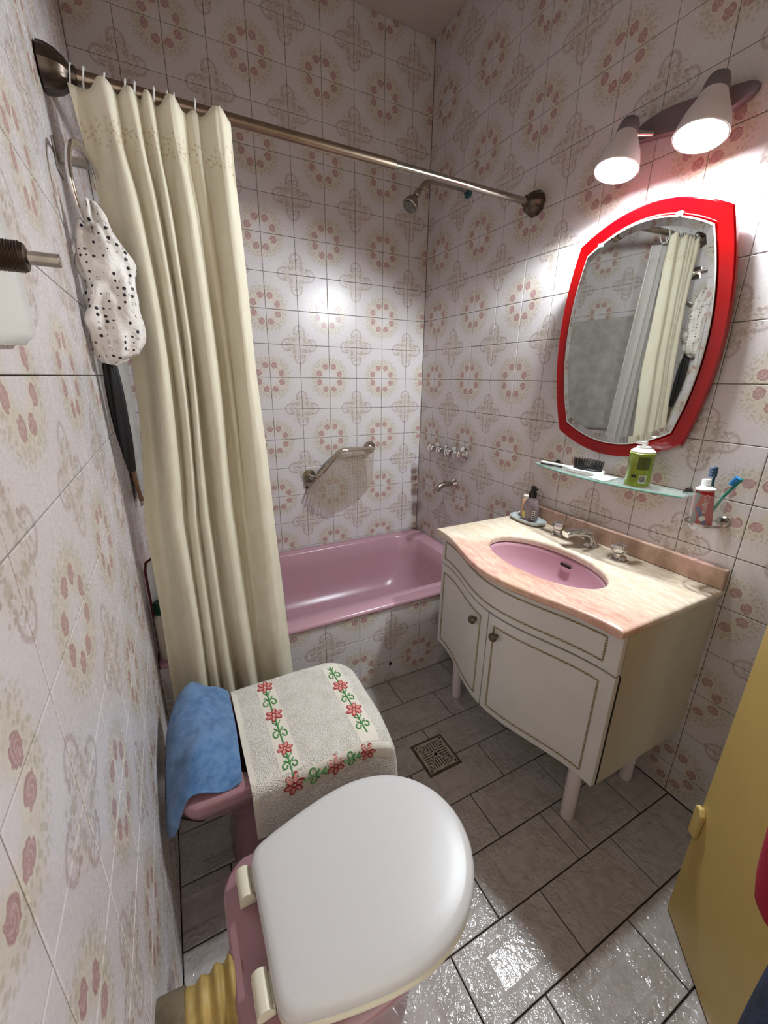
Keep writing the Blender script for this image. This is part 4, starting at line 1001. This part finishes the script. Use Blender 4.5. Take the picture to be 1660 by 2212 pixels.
# flush pipe from the wall
fp = thing('flush_pipe', 'yellow ribbed rubber flush pipe joining the toilet to the wall', 'pipe', (0.06,-1.60,0.36))
rp = []; nR = 60
for i in range(nR+1):
    s = i/nR; rp.append((0.034 + 0.010*s + 0.0042*math.sin(2*PI*4*s)*(0.35+s), 0.036 + 0.092*s))
mb = MB(); loops = []
for r, hh in rp: loops.append([Vector((hh, -1.615 + r*math.cos(2*PI*i/28), 0.325 + 0.10*hh + r*math.sin(2*PI*i/28))) for i in range(28)])
mb.loft(loops).obj('ribbed_sleeve', MT['pipe'], fp)
MB().lathe([(0.0,-0.0004),(0.043,-0.0004),(0.044,0.002),(0.041,0.040),(0.0,0.041)], (0.0,-1.615,0.328), (1,0,0), 26).obj('wall_collar', MT['sleeve'], fp)
# ---------------------------------------------------------------- floor drain
dg = thing('floor_drain', 'square slotted metal drain grate in the floor tiles', 'drain', (0.844,-1.163,0))
q = [(0.780,-1.092),(0.909,-1.094),(0.913,-1.232),(0.775,-1.232)]
cdn = Vector((0.8443,-1.1625,0))
MB().box((cdn.x-0.068,cdn.y-0.069,-0.004),(cdn.x+0.068,cdn.y+0.069,0.0006)).obj('surround', MT['rust'], dg, smooth=False)
MB().box((cdn.x-0.056,cdn.y-0.057,0.0004),(cdn.x+0.056,cdn.y+0.057,0.0012)).obj('sump', MT['black'], dg, smooth=False)
mb = MB(); z0, z1 = 0.0010, 0.0034
for a, b, c2, d2 in ((-0.058,0.058,-0.059,-0.050),(-0.058,0.058,0.050,0.059),(-0.058,-0.049,-0.05,0.05),(0.049,0.058,-0.05,0.05)):
    mb.box((cdn.x+a,cdn.y+c2,z0),(cdn.x+b,cdn.y+d2,z1))
for sg in (1,-1):                                  # diagonals
    M_ = Matrix.Translation(cdn) @ Matrix.Rotation(sg*PI/4,4,'Z'); mb.box((-0.070,-0.0045,z0),(0.070,0.0045,z1),mat=M_)
for k in range(-5,6):
    o_ = k*0.0098
    for sg in (1,-1):
        if abs(o_) < 0.046:
            i0 = abs(o_)+0.003
            if i0 < 0.049:
                mb.box((cdn.x+min(sg*i0,sg*0.050),cdn.y+o_-0.0028,z0),(cdn.x+max(sg*i0,sg*0.050),cdn.y+o_+0.0028,z1))
                mb.box((cdn.x+o_-0.0028,cdn.y+min(sg*i0,sg*0.051),z0),(cdn.x+o_+0.0028,cdn.y+max(sg*i0,sg*0.051),z1))
gr_ = mb.obj('grate', MT['grate'], dg, smooth=False)
for a in (-0.051,0.051):
    for b in (-0.052,0.052): MB().lathe([(0.0,0),(0.0042,0.0),(0.0042,0.0006),(0.0,0.0007)], (cdn.x+a,cdn.y+b,z1), (0,0,1), 10).obj('screw', MT['bronze'], gr_)
# ---------------------------------------------------------------- towel ring, polka dot cap, umbrella
tr = thing('towel_ring', 'chrome towel ring on the left wall beside the curtain', 'towel ring', (0.0,-0.80,1.745))
bevel(MB().box((0.0004,-0.832,1.718),(0.006,-0.768,1.776)).obj('wall_plate', MT['steel'], tr, smooth=False), 0.002)
MB().box((0.005,-0.812,1.738),(0.056,-0.796,1.752)).obj('bracket_arm', MT['steel'], tr, smooth=False)
rc = Vector((0.052,-0.868,1.672))
MB().tube([rc + Vector((0.020*math.cos(2*PI*i/40), 0.076*math.cos(2*PI*i/40), 0.080*math.sin(2*PI*i/40))) for i in range(40)], 0.0058, 12, closed=True).obj('ring', MT['chrome'], tr)
def capf(s, t):
    """lumpy gathered sack: s around, t from the knot at the ring down"""
    prof = [(0.010,1.655),(0.022,1.63),(0.044,1.59),(0.060,1.55),(0.060,1.515),(0.055,1.485),(0.062,1.455),(0.068,1.42),(0.062,1.385),(0.048,1.352),(0.024,1.335),(0.004,1.330)]
    k = t*(len(prof)-1); i = min(int(k), len(prof)-2); f = k-i
    w = prof[i][0]+(prof[i+1][0]-prof[i][0])*f; z = prof[i][1]+(prof[i+1][1]-prof[i][1])*f
    a = 2*PI*s
    cr = 0.016*noise.noise(Vector((math.cos(a)*2.2, math.sin(a)*2.2, t*8))) + 0.004*math.sin(5*a + 12*t)*min(1, 4*t)
    cx = 0.052 + 0.020*math.sin(PI*t*0.9) - 0.018*t
    return Vector((cx + (w+cr)*math.cos(a)*0.85, -0.878 + (w*0.62+cr)*math.sin(a), z + 0.012*noise.noise(Vector((math.cos(a), math.sin(a), t*5)))))
cp = MB().grid(56, 60, capf, closed_u=True).obj('polka_dot_cap', MT['polka'], angle=60)
tag(cp, 'crumpled white shower cap with black polka dots hanging from the towel ring', 'shower cap')
um = thing('umbrella', 'folded black umbrella hanging behind the polka dot cap', 'umbrella', (0.04,-0.82,1.0))
def umf(s, t):
    a = 2*PI*s; r = (0.010 + 0.011*math.sin(PI*min(1, t*0.9+0.1)))*(1 + 0.22*math.cos(5*a + 5*t)); p = Vector((0.030 + 0.004*t, -0.852 + 0.035*t, 1.36 - 0.30*t))
    return p + Vector((r*math.cos(a)*0.8, r*math.sin(a), 0))
MB().grid(40, 24, umf, closed_u=True).obj('folded_canopy', MT['blackcloth'], um, angle=60)
MB().tube(catmull([(0.030,-0.852,1.37),(0.032,-0.835,1.20),(0.036,-0.820,1.06),(0.042,-0.812,0.99),(0.044,-0.811,0.975)], 6), [0.005]*19 + [0.006]*6, 8).obj('shaft', MT['brown'], um)
# ---------------------------------------------------------------- grey bath towel on the left wall over the tub
def gtf(s, t):
    return Vector((0.014 + 0.007*math.sin(13*s + 2*t) + 0.004*noise.noise(Vector((s*6,t*4,0))), -0.09 - 0.45*s, 1.575 - 0.69*t))
gt = MB().grid(50, 40, gtf).obj('grey_towel', MT['greytowel'], angle=180); solid(gt, 0.004, 0)
tag(gt, 'pale grey bath towel hanging on the left wall above the tub, seen in the mirror', 'towel')
# ---------------------------------------------------------------- bottle and small tray on the tub rim
sb = thing('shampoo_bottle', 'cream shampoo bottle with dark green cap on the tub rim', 'bottle', (0.034,-0.715,0.40))
sp_ = [(0.0,0.0),(0.026,0.0),(0.029,0.006),(0.029,0.150),(0.022,0.166),(0.016,0.170),(0.0,0.170)]
mb = MB().lathe(sp_, (0.0,0.0,0.0), (0,0,1), 26); mb.v = [(0.033+x*0.85, -0.712+y*1.0, TZ+0.0015+z) for x,y,z in mb.v]; mb.obj('bottle_body', MT['cream'], sb)
mb = MB().lathe([(0.0,0.168),(0.0195,0.168),(0.0205,0.172),(0.0205,0.205),(0.017,0.209),(0.0,0.209)], (0,0,0), (0,0,1), 24); mb.v = [(0.033+x, -0.712+y, TZ+0.0015+z) for x,y,z in mb.v]; mb.obj('cap', MT['greencap'], sb)
rt = thing('rimmed_panel', 'small white panel with a maroon rim leaning behind the green-capped bottle', 'panel', (0.03,-0.67,0.60))
pn = [(0.004,0.40),(0.064,0.40),(0.066,0.70),(0.056,0.735),(0.034,0.742),(0.012,0.728),(0.006,0.70)]
mb = MB(); mb.loft([[Vector((x,-0.655-(z-0.4)*0.02+d,z)) for x,z in pn] for d in (0.0,0.008)]); mb.obj('white_panel', MT['white'], rt, smooth=False)
MB().tube([Vector((x,-0.652-(z-0.4)*0.02,z)) for x,z in pn], 0.0048, 8, closed=True).obj('maroon_rim', MT['maroon'], rt)
# ---------------------------------------------------------------- flush plate with push rod near the camera
fpz = thing('flush_plate', 'white plastic wall plate with rounded bottom at the left edge', 'wall plate', (0.0,-1.62,1.42))
def fl_loop(x, d):
    pts = []
    yb, z0_, z1_ = -1.425, 1.330+d, 1.60-d
    for y, z in ((-1.72+d,z1_),(-1.485-d,z1_),(-1.455-d,1.47),(yb-0.006-d,1.40),(yb-d,1.362),(yb-0.012-d,1.345),(yb-0.04-d,z0_+0.005),(-1.56,z0_),(-1.68,z0_+0.004),(-1.72+d,1.345)): pts.append(Vector((x,y,z)))
    return pts
MB().loft([fl_loop(0.0004,0.0), fl_loop(0.012,0.0), fl_loop(0.016,0.004), fl_loop(0.018,0.012)]).obj('cover', MT['white'], fpz, angle=40)
pr = []
for i in range(33): pr.append((0.0118 + (0.0007 if i%2 else 0.0), 0.016 + 0.030*i/32))
rd = thing('push_rod', 'ribbed metal push rod sticking out of the white wall plate', 'push rod', (0.02,-1.568,1.402))
MB().lathe([(0.0,0.0165)] + pr + [(0.0108,0.0485),(0.0070,0.050),(0.0,0.050)], (0.0,-1.568,1.402), (1,0,0), 24).obj('ribbed_barrel', MT['bronze'], rd)
MB().lathe([(0.0,0.048),(0.0056,0.048),(0.0056,0.0720),(0.0048,0.0728),(0.0,0.0730)], (0.0,-1.568,1.402), (1,0,0), 20).obj('pin', MT['steel'], rd)
# ---------------------------------------------------------------- person standing against the open door (only an edge is in view)
def skin(name, V_, E_, R_s, mat, parent, sub=2):
    me = bpy.data.meshes.new(name); me.from_pydata([tuple(v) for v in V_], E_, []); me.materials.append(mat)
    o = bpy.data.objects.new(name, me); COL.objects.link(o)
    sk = o.modifiers.new('skin', 'SKIN'); sk.use_smooth_shade = True
    lay = me.skin_vertices[0].data
    for i, r in enumerate(R_s):
        lay[i].radius = r if isinstance(r, tuple) else (r, r); lay[i].use_root = (i == 0)
    subsurf(o, sub)
    if parent is not None: put(o, parent)
    return o
PP = Vector((0.634,-2.204,0)); PF = DN; PS = DD
def pb(s, f, z): return PP + PS*s + PF*f + Vector((0,0,z))
per = thing('person', 'person in a red top and blue jeans standing against the yellow door', 'person', PP)
# body: pelvis root, spine, head, arms, legs as one skinned surface
Vb = [pb(0,0,0.88),pb(0,0.01,1.05),pb(0,0.01,1.22),pb(0,0,1.34),pb(0,0,1.40),pb(0,0.012,1.46),pb(0,0.012,1.55),pb(0,0.012,1.605)]
Rb = [0.105,0.095,0.105,0.085,0.048,0.062,0.076,0.045]; Eb = [(i,i+1) for i in range(7)]
def chain(pts, rs, at):
    for p, r in zip(pts, rs): Vb.append(p); Rb.append(r); Eb.append((at, len(Vb)-1)); at = len(Vb)-1
    return at
hands = []
for sg in (1,-1):
    chain([pb(sg*0.085,0,0.84),pb(sg*0.085,0.03,0.47),pb(sg*0.085,0.0,0.10),pb(sg*0.085,0.11,0.035)], [0.075,0.052,0.038,0.032], 0)
    w = chain([pb(sg*0.145,0,1.325),pb(sg*0.186,0.0,1.06),pb(sg*0.186,0.045,0.85)], [0.050,0.038,0.028], 3)
    pm = chain([pb(sg*0.150,0.040,0.795)], [0.022], w)
    for k, (df, ln) in enumerate(((-0.024,0.062),(-0.008,0.072),(0.008,0.068),(0.024,0.055))):
        chain([pb(sg*0.125,0.030+df*0.7,0.775),pb(sg*0.105,0.024+df*0.6,0.775-ln*0.5),pb(sg*0.090,0.018+df*0.6,0.775-ln)], [0.009,0.008,0.007], pm)
    chain([pb(sg*0.130,0.052,0.780),pb(sg*0.112,0.050,0.760)], [0.009,0.008], pm)
skin('body', Vb, Eb, [r*1.1 for r in Rb], MT['skin'], per)
# clothing
Vt = [pb(0,0.005,0.99),pb(0,0.005,0.90),pb(0,0.0,0.85),pb(0,0.01,1.10),pb(0,0.01,1.22),pb(0,0,1.33),pb(0,0,1.385)]; Rt = [0.114,0.116,0.114,0.112,0.118,0.095,0.060]
Et = [(0,1),(1,2),(0,3),(3,4),(4,5),(5,6)]
for sg in (1,-1):
    at = 5
    for p, r in ((pb(sg*0.150,0,1.325),0.062),(pb(sg*0.188,0.0,1.06),0.054),(pb(sg*0.188,0.034,0.86),0.054),(pb(sg*0.180,0.034,0.72),0.050),(pb(sg*0.174,0.032,0.69),0.046)):
        Vt.append(p); Rt.append(r); Et.append((at,len(Vt)-1)); at = len(Vt)-1
skin('red_top', Vt, Et, [r*1.22 for r in Rt], MT['redtop'], per)
Vj = [pb(0,0,0.86),pb(0,0,0.95)]; Rj = [0.118,0.108]; Ej = [(0,1)]
for sg in (1,-1):
    at = 0
    for p, r in ((pb(sg*0.086,0.008,0.78),0.088),(pb(sg*0.090,0.024,0.52),0.076),(pb(sg*0.088,0.0,0.13),0.055),(pb(sg*0.088,0.0,0.07),0.055)):
        Vj.append(p); Rj.append(r); Ej.append((at,len(Vj)-1)); at = len(Vj)-1
skin('jeans', Vj, Ej, [r*1.25 for r in Rj], MT['jeans'], per)
for sg in (1,-1):
    skin('shoe', [pb(sg*0.088,-0.02,0.048),pb(sg*0.088,0.06,0.044),pb(sg*0.090,0.15,0.036)], [(0,1),(1,2)], [0.048,0.046,0.036], MT['shoe'], per, 1)
mb = MB(); mb.sphere(pb(0,-0.008,1.555), 0.092, 18, 12, sc=(1,1,1.02))
hr = mb.obj('hair', MT['hair'], per)
for v in hr.data.vertices:
    d = Vector(v.co) - pb(0,-0.008,1.555)
    if d.dot(PF) > 0.03 and d.z < 0.045: v.co = v.co - PF*(d.dot(PF)-0.03)
for sg in (1,-1): MB().sphere(pb(sg*0.028,0.085,1.515), 0.0085, 10, 7).obj('eye', MT['barcode'], per)
mb = MB(); mb.loft([[pb(-0.014,0.078,1.490),pb(0.014,0.078,1.490),pb(0.006,0.080,1.525),pb(-0.006,0.080,1.525)],[pb(-0.009,0.100,1.487),pb(0.009,0.100,1.487),pb(0.003,0.092,1.525),pb(-0.003,0.092,1.525)]]); subsurf(mb.obj('nose', MT['skin'], per),1)
MB().tube([pb(-0.022,0.074,1.462),pb(0,0.084,1.459),pb(0.022,0.074,1.462)], 0.0045, 8).obj('mouth', MT['maroon'], per)
